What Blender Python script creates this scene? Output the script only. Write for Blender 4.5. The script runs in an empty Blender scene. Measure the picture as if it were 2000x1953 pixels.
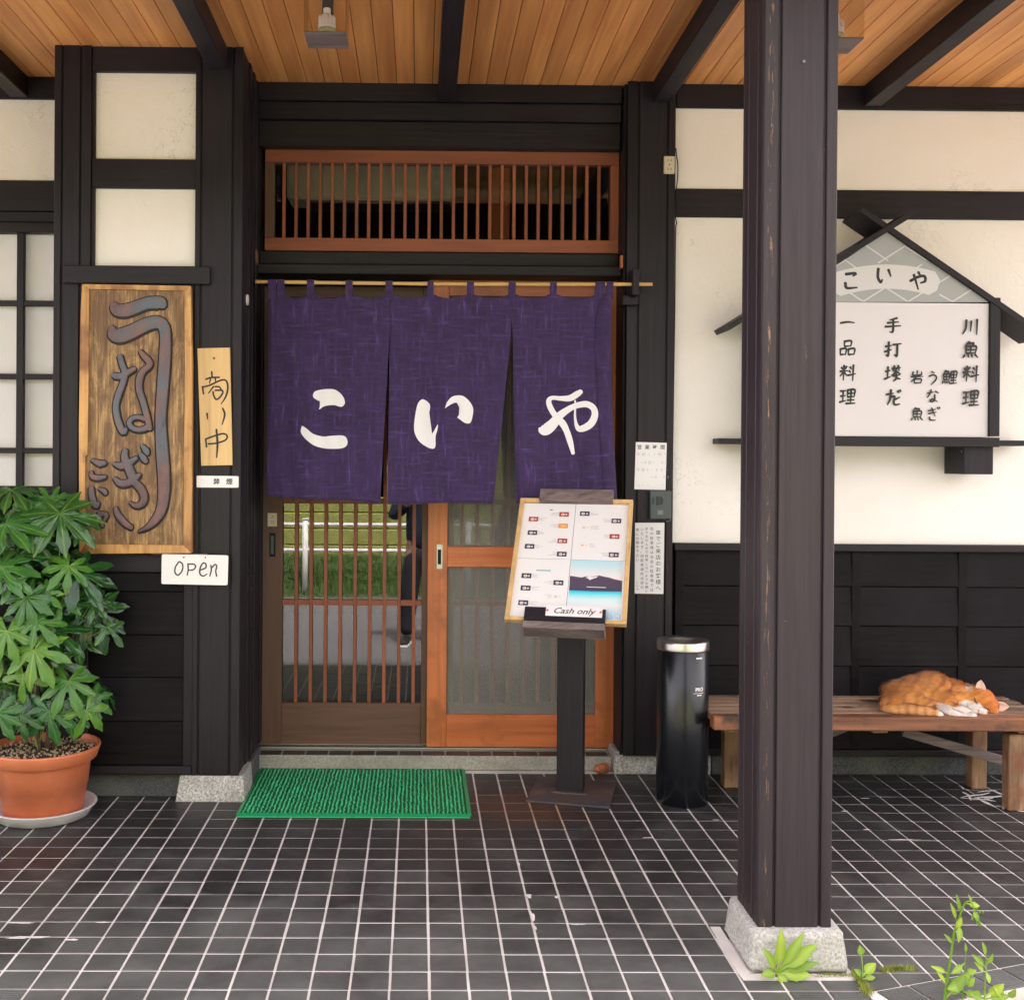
import bpy, bmesh, math, random
from mathutils import Vector, Matrix, noise
random.seed(7)
sc = bpy.context.scene
COL = sc.collection

# ---------------------------------------------------------------- camera
F_PX, CX, CY, YAW, PITCH, ROLL, EYE = 2157.3, 839.1, 899.7, .00938, -.00316, .00706, 1.3333
def _basis():
    cy, sy, cp, sp, cr, sr = math.cos(YAW), math.sin(YAW), math.cos(PITCH), math.sin(PITCH), math.cos(ROLL), math.sin(ROLL)
    r = Vector((cy, -sy, 0)); f = Vector((sy*cp, cy*cp, sp)); u = r.cross(f)
    return r*cr + u*sr, -r*sr + u*cr, f
RR, UU, FF = _basis()
cam = bpy.data.cameras.new('camera'); camo = bpy.data.objects.new('camera', cam); COL.objects.link(camo)
M = Matrix.Identity(4)
for i in range(3):
    M[i][0] = RR[i]; M[i][1] = UU[i]; M[i][2] = -FF[i]
M[2][3] = EYE
camo.matrix_world = M
cam.sensor_fit = 'HORIZONTAL'; cam.sensor_width = 36; cam.lens = F_PX/2000*36
cam.shift_x = (1000-CX)/2000; cam.shift_y = (CY-976.5)/2000
cam.clip_start = .05; cam.clip_end = 800
sc.camera = camo

# ---------------------------------------------------------------- world, sun, exposure
SUN_EL, SUN_AZ = math.radians(61), math.radians(18)        # azimuth from +Y clockwise: high behind the building, its roof shading the porch
w = bpy.data.worlds.new("World"); sc.world = w; w.use_nodes = True
nt = w.node_tree; nt.nodes.clear()
sky = nt.nodes.new('ShaderNodeTexSky'); sky.sky_type = 'NISHITA'; sky.sun_disc = False
sky.sun_elevation = SUN_EL; sky.sun_rotation = SUN_AZ; sky.air_density = 1.0; sky.dust_density = 5.0; sky.ozone_density = .6
hs = nt.nodes.new('ShaderNodeHueSaturation'); hs.inputs['Saturation'].default_value = .28
bg = nt.nodes.new('ShaderNodeBackground'); bg.inputs[1].default_value = .15
wo = nt.nodes.new('ShaderNodeOutputWorld')
nt.links.new(sky.outputs[0], hs.inputs['Color']); tn = nt.nodes.new('ShaderNodeMix'); tn.data_type = 'RGBA'; tn.blend_type = 'MULTIPLY'; tn.inputs[0].default_value = 1; tn.inputs[7].default_value = (1.02, .92, .885, 1)
nt.links.new(hs.outputs[0], tn.inputs[6]); nt.links.new(tn.outputs[2], bg.inputs[0]); nt.links.new(bg.outputs[0], wo.inputs[0])
sun = bpy.data.lights.new('sun', 'SUN'); sun.energy = 2.3; sun.angle = math.radians(5); sun.color = (1, .94, .87)
so = bpy.data.objects.new('sun', sun); COL.objects.link(so)
sd = Vector((math.sin(SUN_AZ)*math.cos(SUN_EL), math.cos(SUN_AZ)*math.cos(SUN_EL), math.sin(SUN_EL)))
so.rotation_euler = sd.to_track_quat('Z', 'Y').to_euler()
sc.view_settings.view_transform = 'Standard'; sc.view_settings.look = 'None'; sc.view_settings.gamma = 1
sc.view_settings.use_curve_mapping = False; sc.view_settings.exposure = 3.0
sc.render.engine = 'CYCLES'
sc.cycles.use_denoising = True; sc.cycles.max_bounces = 8; sc.cycles.diffuse_bounces = 5; sc.cycles.glossy_bounces = 4
sc.cycles.transparent_max_bounces = 12; sc.cycles.caustics_reflective = False; sc.cycles.caustics_refractive = False

# ---------------------------------------------------------------- helpers: pixels of the photograph (2000 wide) to places
def ray(px, py): return RR*((px-CX)/F_PX) - UU*((py-CY)/F_PX) + FF
def at(px, py, Y):
    d = ray(px, py); return Vector((0, 0, EYE)) + d*(Y/d.y)
def atz(px, py, Z=0):
    d = ray(px, py); return Vector((0, 0, EYE)) + d*((Z-EYE)/d.z)
def aX(px, Y, py=893): return at(px, py, Y).x
def aZ(py, Y, px=1000): return at(px, py, Y).z
K = 1950/2000

def tag(o, label=None, cat=None, group=None, kind=None):
    if label: o['label'] = label
    if cat: o['category'] = cat
    if group: o['group'] = group
    if kind: o['kind'] = kind
    return o
def empty(name, loc, label=None, cat=None, group=None, kind=None):
    o = bpy.data.objects.new(name, None); COL.objects.link(o); o.location = loc
    o.empty_display_size = .1
    return tag(o, label, cat, group, kind)
def wloc(o):
    v = Vector((0, 0, 0))
    while o is not None: v = v + o.location; o = o.parent
    return v
def link(name, verts, faces, mat, parent=None, smooth=False, origin=None):
    """verts are world coordinates; the mesh is stored relative to its origin (default: the parent's place)"""
    base = wloc(parent) if parent else Vector((0, 0, 0))
    org = Vector(origin) if origin is not None else base
    me = bpy.data.meshes.new(name)
    me.from_pydata([tuple(Vector(v)-org) for v in verts], [], faces)
    if smooth: me.shade_smooth()
    me.update()
    if mat:
        if isinstance(mat, (list, tuple)):
            for m_ in mat: me.materials.append(m_)
        else: me.materials.append(mat)
    o = bpy.data.objects.new(name, me); COL.objects.link(o)
    if parent: o.parent = parent
    o.location = org-base
    return o

class MB:
    def __init__(s): s.v = []; s.f = []
    def add(s, vs, fs):
        n = len(s.v); s.v += [Vector(x) for x in vs]; s.f += [tuple(i+n for i in f) for f in fs]; return s
    def box(s, x0, x1, y0, y1, z0, z1, b=.002, xf=None):
        if x1 < x0: x0, x1 = x1, x0
        if y1 < y0: y0, y1 = y1, y0
        if z1 < z0: z0, z1 = z1, z0
        c = Vector(((x0+x1)/2, (y0+y1)/2, (z0+z1)/2)); h = ((x1-x0)/2, (y1-y0)/2, (z1-z0)/2)
        b = min(b, min(h)*.45)
        vs, fs = [], []
        if b <= 0:
            for sx in (-1, 1):
                for sy in (-1, 1):
                    for sz in (-1, 1): vs.append(c+Vector((sx*h[0], sy*h[1], sz*h[2])))
            fs = [(0, 1, 3, 2), (4, 6, 7, 5), (0, 4, 5, 1), (2, 3, 7, 6), (0, 2, 6, 4), (1, 5, 7, 3)]
        else:
            ix = {}
            for sx in (-1, 1):
                for sy in (-1, 1):
                    for sz in (-1, 1):
                        for a in range(3):
                            ix[(sx, sy, sz, a)] = len(vs)
                            S = (sx, sy, sz); vs.append(c+Vector([S[k]*(h[k]-(0 if k == a else b)) for k in range(3)]))
            def q(ids):
                n = (vs[ids[1]]-vs[ids[0]]).cross(vs[ids[2]]-vs[ids[0]])
                m = sum((vs[i] for i in ids), Vector())/len(ids)-c
                fs.append(tuple(ids) if n.dot(m) > 0 else tuple(reversed(ids)))
            for a in range(3):
                o = [k for k in range(3) if k != a]
                for sa in (-1, 1):
                    def key(p, r, ax):
                        t = [0, 0, 0]; t[a] = sa; t[o[0]] = p; t[o[1]] = r; return ix[(t[0], t[1], t[2], ax)]
                    q([key(-1, -1, a), key(1, -1, a), key(1, 1, a), key(-1, 1, a)])
            for a in range(3):            # the edges along axis a
                o = [k for k in range(3) if k != a]
                for p in (-1, 1):
                    for r in (-1, 1):
                        def key(sa, ax):
                            t = [0, 0, 0]; t[a] = sa; t[o[0]] = p; t[o[1]] = r; return ix[(t[0], t[1], t[2], ax)]
                        q([key(-1, o[0]), key(1, o[0]), key(1, o[1]), key(-1, o[1])])
            for sx in (-1, 1):
                for sy in (-1, 1):
                    for sz in (-1, 1): q([ix[(sx, sy, sz, a)] for a in range(3)])
        if xf: vs = [xf(v) for v in vs]
        return s.add(vs, fs)
    def obox(s, c, ax, ay, az, hx, hy, hz, b=.002):
        """box on any three axes"""
        t = MB().box(-hx, hx, -hy, hy, -hz, hz, b)
        return s.add([Vector(c)+ax*v.x+ay*v.y+az*v.z for v in t.v], t.f)
    def tube(s, pts, rad, n=8, caps=True):
        pts = [Vector(p) for p in pts]
        if not isinstance(rad, (list, tuple)): rad = [rad]*len(pts)
        vs, fs = [], []; prev = None
        for i, p in enumerate(pts):
            t = (pts[min(i+1, len(pts)-1)]-pts[max(i-1, 0)]).normalized()
            a = prev if prev is not None else (Vector((0, 0, 1)) if abs(t.z) < .9 else Vector((1, 0, 0)))
            a = (a-t*a.dot(t)).normalized(); bb = t.cross(a); prev = a
            for k in range(n):
                an = 2*math.pi*k/n; vs.append(p+(a*math.cos(an)+bb*math.sin(an))*rad[i])
        for i in range(len(pts)-1):
            for k in range(n):
                fs.append((i*n+k, i*n+(k+1) % n, (i+1)*n+(k+1) % n, (i+1)*n+k))
        if caps: fs += [tuple(reversed(range(n))), tuple(range((len(pts)-1)*n, len(pts)*n))]
        return s.add(vs, fs)
    def lathe(s, c, prof, n=48, close=False):
        """prof: (radius, z) from the bottom up"""
        c = Vector(c); vs, fs = [], []
        for r, z in prof:
            for k in range(n):
                an = 2*math.pi*k/n; vs.append(c+Vector((r*math.cos(an), r*math.sin(an), z)))
        for i in range(len(prof)-1):
            for k in range(n): fs.append((i*n+k, i*n+(k+1) % n, (i+1)*n+(k+1) % n, (i+1)*n+k))
        if prof[0][0] > 0: fs.append(tuple(reversed(range(n))))
        if not close and prof[-1][0] > 0: fs.append(tuple(range((len(prof)-1)*n, len(prof)*n)))
        return s.add(vs, fs)
    def prism(s, poly, ext):
        """poly: world points in order; ext: extrusion vector"""
        n = len(poly); ext = Vector(ext); P = [Vector(p) for p in poly]
        nn = Vector()
        for i in range(n): nn += P[i].cross(P[(i+1) % n])
        if nn.dot(ext) > 0: P.reverse()
        s.add(P+[p+ext for p in P], [tuple(range(n)), tuple(reversed(range(n, 2*n)))]+[(i, i+n, (i+1) % n+n, (i+1) % n) for i in range(n)])
        return s
    def build(s, name, mat, parent=None, smooth=False, origin=None): return link(name, s.v, s.f, mat, parent, smooth, origin)

def catmull(P, n=6):
    if len(P) < 3: return [tuple(a+(b-a)*t/n for a, b in zip(P[0], P[1])) for t in range(n+1)]
    out = []; Q = [tuple(2*a-b for a, b in zip(P[0], P[1]))]+list(P)+[tuple(2*a-b for a, b in zip(P[-1], P[-2]))]
    for i in range(1, len(Q)-2):
        for k in range(n):
            t = k/n
            out.append(tuple(.5*((2*b)+(-a+c)*t+(2*a-5*b+4*c-d)*t*t+(-a+3*b-3*c+d)*t**3) for a, b, c, d in zip(Q[i-1], Q[i], Q[i+1], Q[i+2])))
    out.append(tuple(P[-1])); return out
def ribbon(pts, n=6, smooth=True):
    """pts (x, y, width) in a flat frame -> left and right edges with rounded ends"""
    P = catmull([tuple(map(float, p)) for p in pts], n) if smooth else pts
    L, R_ = [], []
    for i, (x, y, wd) in enumerate(P):
        a = P[max(i-1, 0)]; b = P[min(i+1, len(P)-1)]
        dx, dy = b[0]-a[0], b[1]-a[1]; l = math.hypot(dx, dy) or 1
        nx, ny = -dy/l, dx/l; h = max(wd, 1e-6)/2
        if i == 0:
            L.append((x-dx/l*h*.55, y-dy/l*h*.55, nx, ny, h*.45)); R_.append(None)
        L.append((x, y, nx, ny, h)); R_.append(None)
        if i == len(P)-1:
            L.append((x+dx/l*h*.55, y+dy/l*h*.55, nx, ny, h*.45)); R_.append(None)
    return L
def flat_strokes(mb, strokes, to3d, out, lift=.0003, n=5):
    """strokes lists of (x, y, width); to3d maps the flat frame; out: the outward direction. Each piece lies a hair above the last"""
    z = lift
    for st in strokes:
        rows = ribbon(st, n)
        vs = []; 
        for (x, y, nx, ny, h) in rows:
            z += 4e-6
            vs.append(to3d(x+nx*h, y+ny*h)+out*z); vs.append(to3d(x-nx*h, y-ny*h)+out*z)
        fs = []
        for i in range(len(rows)-1):
            q = (2*i, 2*i+1, 2*i+3, 2*i+2)
            nrm = (vs[q[1]]-vs[q[0]]).cross(vs[q[2]]-vs[q[0]])
            fs.append(q if nrm.dot(out) > 0 else tuple(reversed(q)))
        mb.add(vs, fs); z += 3e-5
    return mb
def raised_strokes(mb, strokes, to3d, out, height, n=5, grow=0, z0=0):
    z = z0
    for st in strokes:
        rows = ribbon([(x, y, w_+grow) for x, y, w_ in st], n); vs = []; fs = []
        for (x, y, nx, ny, h) in rows:
            z += 1e-5
            for fr, hh in ((1, 0), (.9, .75), (.45, 1.0), (-.45, 1.0), (-.9, .75), (-1, 0)):
                vs.append(to3d(x+nx*h*fr, y+ny*h*fr)+out*(z+height*hh if hh else z0))
        for i in range(len(rows)-1):
            for k in range(5):
                q = (6*i+k, 6*i+k+1, 6*i+k+7, 6*i+k+6)
                nrm = (vs[q[1]]-vs[q[0]]).cross(vs[q[2]]-vs[q[0]])
                fs.append(q if nrm.dot(out) > 0 or k in (0, 4) else tuple(reversed(q)))
        e = len(rows)-1
        fs += [tuple(range(6)), tuple(6*e+k for k in reversed(range(6)))]
        mb.add(vs, fs); z += 1e-4
    return mb

GL = {
 '一': "8,52 50,46 92,50", '品': "30,8 30,42;30,10 70,8 68,40;31,40 68,38;8,54 9,92;8,56 42,54 40,90;10,89 40,87;56,54 57,92;56,56 92,54 90,90;58,89 90,87",
 '料': "12,18 20,32;42,12 34,30;5,42 50,38;27,6 27,95;26,44 6,72;29,48 48,68;62,16 72,28;58,38 68,50;52,66 98,56;82,4 83,98",
 '理': "6,18 38,15;22,17 22,80;8,48 36,45;4,84 40,74;48,10 49,54;48,12 90,10 88,52;50,32 88,30;50,53 88,51;69,12 69,90;50,72 90,70;42,92 97,90",
 '手': "72,8 30,20;18,36 82,30;6,58 95,52;50,16 52,84 34,88", '打': "6,34 42,28;24,8 25,86 12,80;4,64 42,52;50,24 97,18;74,22 75,88 60,80",
 '楚': "8,40 34,34;20,14 20,80;4,84 36,70;44,24 92,18;56,8 50,40;78,6 84,36;68,20 60,52 42,62;66,38 94,56;50,66 88,60;68,52 70,80 54,96;74,78 94,84",
 'ば': "10,34 52,26;36,6 34,60 20,92;34,50 58,44 56,78 64,92 92,88;62,62 90,48;74,14 84,24;86,8 94,18",
 '岩': "50,6 50,34;22,14 22,36 78,34 80,12;8,48 92,46;46,48 8,86;32,66 34,96;32,66 80,64 78,94;34,92 78,91",
 '魚': "40,2 18,26;38,12 66,10 54,26;22,30 24,70;22,30 80,28 78,68;50,30 50,68;24,49 78,48;24,69 78,68;16,80 8,96;36,78 40,94;56,78 62,94;76,76 94,94",
 '鯉': "22,2 8,26;20,10 40,10 32,24;8,28 9,66;8,28 46,27 45,64;27,28 27,64;9,46 45,45;9,65 45,64;6,76 2,92;18,76 20,90;30,76 33,90;42,74 50,90;56,12 57,54;56,12 94,10 92,52;57,32 92,31;57,53 92,52;74,12 74,88;58,70 94,69;52,90 98,88",
 '川': "24,10 22,60 6,92;52,16 51,76;86,6 88,96", 'う': "38,6 60,14;22,38 52,28 74,42 68,68 40,98", 'な': "12,30 52,22;36,6 24,40 10,60;64,16 88,28;62,40 62,78 40,90 34,78 52,72 84,90",
 'ぎ': "16,26 66,16;18,46 72,36;38,6 66,64;26,70 34,90 70,92;78,4 86,16;90,0 98,12", 'こ': "24,18 74,14 60,28;22,60 30,86 82,84", 'い': "22,16 20,60 34,84 42,70;72,22 84,56",
 'や': "12,52 50,32 82,28 86,52 62,62;52,8 62,24;30,20 52,94",
}
def glyph(ch, cx, cy, size, wd=9, slant=0):
    out = []
    for st in GL[ch].split(';'):
        P = [tuple(map(float, p.split(','))) for p in st.split()]
        q = []
        for i, (x, y) in enumerate(P):
            t = i/(len(P)-1); ww = wd*(1.15-.1*t if t < 1 else .6)
            x += (50-y)*slant
            q.append((cx+(x-50)/100*size, cy+(y-50)/100*size, ww/100*size))
        out.append(q)
    return out

def text_mesh(body, size, shear=0, offset=0):
    cu = bpy.data.curves.new('lettering', 'FONT'); cu.body = body; cu.size = size; cu.shear = shear; cu.offset = offset
    cu.align_x = 'CENTER'; cu.align_y = 'CENTER'; cu.resolution_u = 3
    o = bpy.data.objects.new('lettering', cu); COL.objects.link(o)
    dg = bpy.context.evaluated_depsgraph_get(); dg.update()
    me = bpy.data.meshes.new_from_object(o.evaluated_get(dg))
    V = [v.co.copy() for v in me.vertices]; Fc = [tuple(p.vertices) for p in me.polygons]
    bpy.data.objects.remove(o); bpy.data.curves.remove(cu); bpy.data.meshes.remove(me)
    return V, Fc
def put_text(mb, body, size, c, ax, ay, out, lift=.0004, shear=0, offset=0):
    V, Fc = text_mesh(body, size, shear, offset)
    c = Vector(c); vs = [c+ax*v.x+ay*v.y+out*lift for v in V]; fs = []
    for f in Fc:
        n = (vs[f[1]]-vs[f[0]]).cross(vs[f[2]]-vs[f[0]]); fs.append(f if n.dot(out) >= 0 else tuple(reversed(f)))
    mb.add(vs, fs)
X_, Y_, Z_ = Vector((1, 0, 0)), Vector((0, 1, 0)), Vector((0, 0, 1))

# ---------------------------------------------------------------- materials
def mat(name): 
    m = bpy.data.materials.new(name); m.use_nodes = True; return m
class N:
    def __init__(s, name):
        s.m = mat(name); s.t = s.m.node_tree; s.t.nodes.clear()
        s.out = s.t.nodes.new('ShaderNodeOutputMaterial'); s.b = s.t.nodes.new('ShaderNodeBsdfPrincipled'); s.l(s.b.outputs[0], s.out.inputs[0])
    def n(s, ty, **k):
        x = s.t.nodes.new('ShaderNode'+ty)
        for a, v in k.items(): setattr(x, a, v)
        return x
    def l(s, a, b): s.t.links.new(a, b)
    def set(s, **k):
        for a, v in k.items(): s.b.inputs[a.replace('_', ' ')].default_value = v
        return s
    def coord(s, scale=(1, 1, 1), rnd=True, world=False):
        if world: src = s.n('NewGeometry').outputs['Position']
        else: src = s.n('TexCoord').outputs['Object']
        if rnd:
            oi = s.n('ObjectInfo'); mu = s.n('VectorMath', operation='MULTIPLY_ADD')
            cmb = s.n('CombineXYZ'); 
            for i in range(3):
                mm = s.n('Math', operation='MULTIPLY'); mm.inputs[1].default_value = (37.1, 91.7, 53.3)[i]; s.l(oi.outputs['Random'], mm.inputs[0]); s.l(mm.outputs[0], cmb.inputs[i])
            ad = s.n('VectorMath', operation='ADD'); s.l(src, ad.inputs[0]); s.l(cmb.outputs[0], ad.inputs[1]); src = ad.outputs[0]
        mp = s.n('Mapping'); mp.inputs['Scale'].default_value = scale; s.l(src, mp.inputs[0]); return mp.outputs[0]
    def noise(s, co, sc_=5, det=4, rough=.55, dist=0):
        x = s.n('TexNoise'); x.inputs['Scale'].default_value = sc_; x.inputs['Detail'].default_value = det; x.inputs['Roughness'].default_value = rough; x.inputs['Distortion'].default_value = dist
        s.l(co, x.inputs[0]); return x.outputs[0]
    def ramp(s, fac, stops):
        r = s.n('ValToRGB'); e = r.color_ramp.elements
        while len(e) > 1: e.remove(e[-1])
        for i, (p, c) in enumerate(stops):
            c = tuple(c)+(1,) if hasattr(c, '__len__') else (c, c, c, 1)
            if i == 0: e[0].position = p; e[0].color = c
            else: x = e.new(p); x.color = c
        s.l(fac, r.inputs[0]); return r.outputs[0]
    def mix(s, f, a, b, mode='MIX'):
        x = s.n('Mix', data_type='RGBA', blend_type=mode)
        for v, i in ((f, 0), (a, 6), (b, 7)):
            if hasattr(v, 'links') or hasattr(v, 'is_linked'): s.l(v, x.inputs[i])
            else: x.inputs[i].default_value = v if i == 0 else tuple(v)+(1,)
        return x.outputs[2]
    def bump(s, h, strength=.3, dist=.002, nrm=None):
        x = s.n('Bump'); x.inputs['Strength'].default_value = strength; x.inputs['Distance'].default_value = dist
        s.l(h, x.inputs['Height'])
        if nrm: s.l(nrm, x.inputs['Normal'])
        return x.outputs[0]

def wood(name, dark, light, axis=2, cross=45, along=1.6, rough=(.45, .7), bump=.25, var=.35, coat=0, spots=None):
    q = N(name); s = [cross]*3; s[axis] = along
    g = q.noise(q.coord(tuple(s)), 1.0, 6, .6, .6)
    s2 = [cross*.22]*3; s2[axis] = along*.6
    g2 = q.noise(q.coord(tuple(s2)), 1.0, 3, .5, 1.2)
    c = q.ramp(g, [(.3, dark), (.7, light)])
    c2 = q.ramp(g2, [(.3, [x*.72 for x in dark]), (.7, [min(1, x*1.1) for x in light])])
    c = q.mix(.5, c, c2)
    if var:
        oi = q.n('ObjectInfo'); h = q.n('HueSaturation'); mr = q.n('MapRange'); mr.inputs[3].default_value = 1-var; mr.inputs[4].default_value = 1+var
        q.l(oi.outputs['Random'], mr.inputs[0]); q.l(mr.outputs[0], h.inputs['Value']); q.l(c, h.inputs['Color']); c = h.outputs[0]
    if spots:
        b = q.noise(q.coord((6, 6, 6)), 1, 3, .6); c = q.mix(q.ramp(b, [(.52, 0), (.66, 1)]), c, spots)
    q.l(c, q.b.inputs['Base Color'])
    q.l(q.ramp(g2, [(.3, rough[0]), (.7, rough[1])]), q.b.inputs['Roughness'])
    q.l(q.bump(g, bump, .002), q.b.inputs['Normal'])
    if coat: q.set(Coat_Weight=coat, Coat_Roughness=.3)
    return q.m
def plain(name, col, rough=.5, metal=0, **k):
    q = N(name).set(Base_Color=tuple(col)+(1,), Roughness=rough, Metallic=metal, **k); 
    n = q.noise(q.coord((1, 1, 1)), 60, 3); q.l(q.bump(n, .08, .001), q.b.inputs['Normal'])
    return q.m

def dark_wood(name, axis, base=(.0075, .0056, .0080), light=(.019, .0145, .0205), wear=.5, spec=.28):
    """black-stained timber: grain, dust, scuffs worn to bare brown wood"""
    q = N(name); s = [60]*3; s[axis] = 2.2
    g = q.noise(q.coord(tuple(s)), 1, 6, .65, .4)
    c = q.ramp(g, [(.32, base), (.75, light)])
    big = q.noise(q.coord((2.2, 2.2, 2.2)), 1, 4, .6)
    c = q.mix(q.ramp(big, [(.42, 0), (.72, .45)]), c, (.030, .025, .031))
    s = [26]*3; s[axis] = 3.5
    sp = q.noise(q.coord(tuple(s)), 1.5, 8, .75)
    c = q.mix(q.ramp(sp, [(.68, 0), (.74, wear)]), c, (.11, .075, .05))
    fl = q.noise(q.coord((40, 40, 40)), 1, 2, .5)
    c = q.mix(q.ramp(fl, [(.80, 0), (.83, wear)]), c, (.25, .22, .2))
    q.l(c, q.b.inputs['Base Color']); q.l(q.ramp(big, [(.3, .42), (.7, .62)]), q.b.inputs['Roughness']); q.set(Specular_IOR_Level=spec)
    q.l(q.bump(g, .7, .0022), q.b.inputs['Normal']); return q.m
DKV, DKH, DKY = dark_wood('dark_timber_vertical', 2), dark_wood('dark_timber_horizontal', 0), dark_wood('dark_timber_depth', 1)
DKC = dark_wood('dark_column_timber', 2, (.018, .0110, .0145), (.039, .0255, .032), .9, .38)
def worn_edge(m_, x0_):
    t = m_.node_tree; q = N.__new__(N); q.t = t; q.m = m_; b = [n for n in t.nodes if n.type == 'BSDF_PRINCIPLED'][0]
    old = b.inputs['Base Color'].links[0].from_socket
    wc = q.coord((1, 1, 1), rnd=False, world=True); sx = q.n('SeparateXYZ'); q.l(wc, sx.inputs[0])
    su = q.n('Math', operation='SUBTRACT'); q.l(sx.outputs[0], su.inputs[0]); su.inputs[1].default_value = x0_
    ab = q.n('Math', operation='ABSOLUTE'); q.l(su.outputs[0], ab.inputs[0])
    n1 = q.noise(q.coord((160, 160, 14), rnd=False, world=True), 1, 5, .75)
    sy = q.n('Math', operation='LESS_THAN'); q.l(sx.outputs[1], sy.inputs[0]); sy.inputs[1].default_value = 2.899; bm_ = q.n('Math', operation='MULTIPLY'); q.l(q.ramp(ab.outputs[0], [(.001, 1), (.010, 0)]), bm_.inputs[0]); q.l(sy.outputs[0], bm_.inputs[1]); band = bm_.outputs[0]; mu = q.n('Math', operation='MULTIPLY'); q.l(band, mu.inputs[0]); q.l(q.ramp(n1, [(.56, 0), (.62, 1)]), mu.inputs[1])
    q.l(q.mix(mu.outputs[0], old, (.27, .15, .085)), b.inputs['Base Color'])
worn_edge(DKC, .917)
BOARD = dark_wood('dark_cladding', 0, (.0042, .0036, .0044), (.010, .0082, .0102), .15, .10)

def plaster():
    q = N('plaster'); co = q.coord((1, 1, 1), rnd=True)
    a = q.noise(co, 9, 7, .7, 1.5); b = q.noise(co, 2.2, 3, .5); f = q.noise(co, 160, 2, .5)
    c = q.ramp(b, [(.3, (.86, .80, .74)), (.7, (.90, .85, .82))])
    v = q.n('TexVoronoi', feature='DISTANCE_TO_EDGE'); v.inputs['Scale'].default_value = 5.5
    mx = q.n('VectorMath', operation='ADD'); q.l(co, mx.inputs[0]); nn = q.n('TexNoise'); nn.inputs['Scale'].default_value = 7; nn.inputs['Detail'].default_value = 5; q.l(co, nn.inputs[0]); q.l(nn.outputs[1], mx.inputs[1]); q.l(mx.outputs[0], v.inputs[0])
    crack = q.ramp(v.outputs['Distance'], [(0, 1), (.012, 0)])
    mask = q.ramp(b, [(.54, 0), (.64, .8)])
    mm = q.n('Math', operation='MULTIPLY'); q.l(crack, mm.inputs[0]); q.l(mask, mm.inputs[1])
    c = q.mix(mm.outputs[0], c, (.44, .38, .28)); c = q.mix(q.ramp(a, [(.62, 0), (.78, .12)]), c, (.66, .58, .44))
    q.l(c, q.b.inputs['Base Color']); q.set(Roughness=.9)
    n1 = q.bump(a, .55, .006); n2 = q.bump(f, .2, .001, n1); n3 = q.bump(crack, .3, .002, n2); q.l(n3, q.b.inputs['Normal']); return q.m
PLASTER = plaster()

def granite(name, c0, c1, c2):
    q = N(name); co = q.coord((1, 1, 1))
    a = q.noise(co, 130, 3, .7); b = q.noise(co, 260, 1, .5); l = q.noise(co, 6, 4, .6)
    c = q.ramp(a, [(.35, c0), (.5, c1), (.66, c2)])
    c = q.mix(q.ramp(l, [(.45, 0), (.7, .55)]), c, (.13, .14, .11))
    q.l(c, q.b.inputs['Base Color']); q.set(Roughness=.85)
    n1 = q.bump(l, .5, .01); q.l(q.bump(a, .5, .002, n1), q.b.inputs['Normal']); return q.m
GRANITE = granite('granite', (.20, .19, .185), (.46, .44, .42), (.68, .66, .63))
GRANITE_D = granite('dark_concrete', (.035, .036, .04), (.065, .067, .074), (.11, .11, .12))
CONC = granite('step_concrete', (.26, .24, .20), (.34, .32, .27), (.42, .40, .35))

def tile_mat():
    q = N('slate_tile'); co = q.coord((1, 1, 1)); wc = q.coord((1, 1, 1), rnd=False, world=True)
    oi = q.n('ObjectInfo')
    a = q.noise(wc, 2.6, 4, .6); b = q.noise(co, 28, 4, .7); f = q.noise(co, 300, 2)
    c = q.ramp(a, [(.3, (.017, .014, .018)), (.7, (.036, .036, .034))])
    c = q.mix(q.ramp(b, [(.5, 0), (.8, .5)]), c, (.07, .07, .066))
    h = q.n('HueSaturation'); mr = q.n('MapRange'); mr.inputs[3].default_value = .6; mr.inputs[4].default_value = 1.55
    q.l(oi.outputs['Random'], mr.inputs[0]); q.l(mr.outputs[0], h.inputs['Value']); q.l(c, h.inputs['Color'])
    # rust washed out from under the stand's plate
    sx = q.n('SeparateXYZ'); q.l(wc, sx.inputs[0])
    vm = q.n('VectorMath', operation='DISTANCE'); q.l(wc, vm.inputs[0]); vm.inputs[1].default_value = (.42, 4.20, 0)
    rn = q.n('Math', operation='MULTIPLY_ADD'); q.l(q.noise(wc, 7, 4), rn.inputs[0]); rn.inputs[1].default_value = .35; q.l(vm.outputs['Value'], rn.inputs[2])
    c = q.mix(q.ramp(rn.outputs[0], [(.25, .6), (.46, 0)]), h.outputs[0], (.075, .03, .018))
    d = q.noise(wc, 45, 3, .6); c = q.mix(q.ramp(d, [(.70, 0), (.78, .5)]), c, (.2, .19, .18))
    haze_n = q.noise(wc, 3.1, 6, .7, .3); 
    # open-front light and haze painted in: tiles paler towards the edge, broken by noise
    haze_y = q.n('MapRange'); q.l(sx.outputs[1], haze_y.inputs[0]); haze_y.inputs[1].default_value = 3.75; haze_y.inputs[2].default_value = 2.7; haze_y.inputs[3].default_value = -.24; haze_y.inputs[4].default_value = .12
    ad2 = q.n('Math', operation='ADD'); q.l(haze_n, ad2.inputs[0]); q.l(haze_y.outputs[0], ad2.inputs[1])
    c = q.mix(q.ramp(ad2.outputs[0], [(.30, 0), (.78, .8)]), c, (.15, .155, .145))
    q.l(c, q.b.inputs['Base Color']); q.set(Specular_IOR_Level=.5)
    q.l(q.ramp(a, [(.3, .36), (.7, .55)]), q.b.inputs['Roughness'])
    q.l(q.bump(f, .12, .0006, q.bump(b, .15, .001)), q.b.inputs['Normal']); return q.m
TILE = tile_mat()
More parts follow.
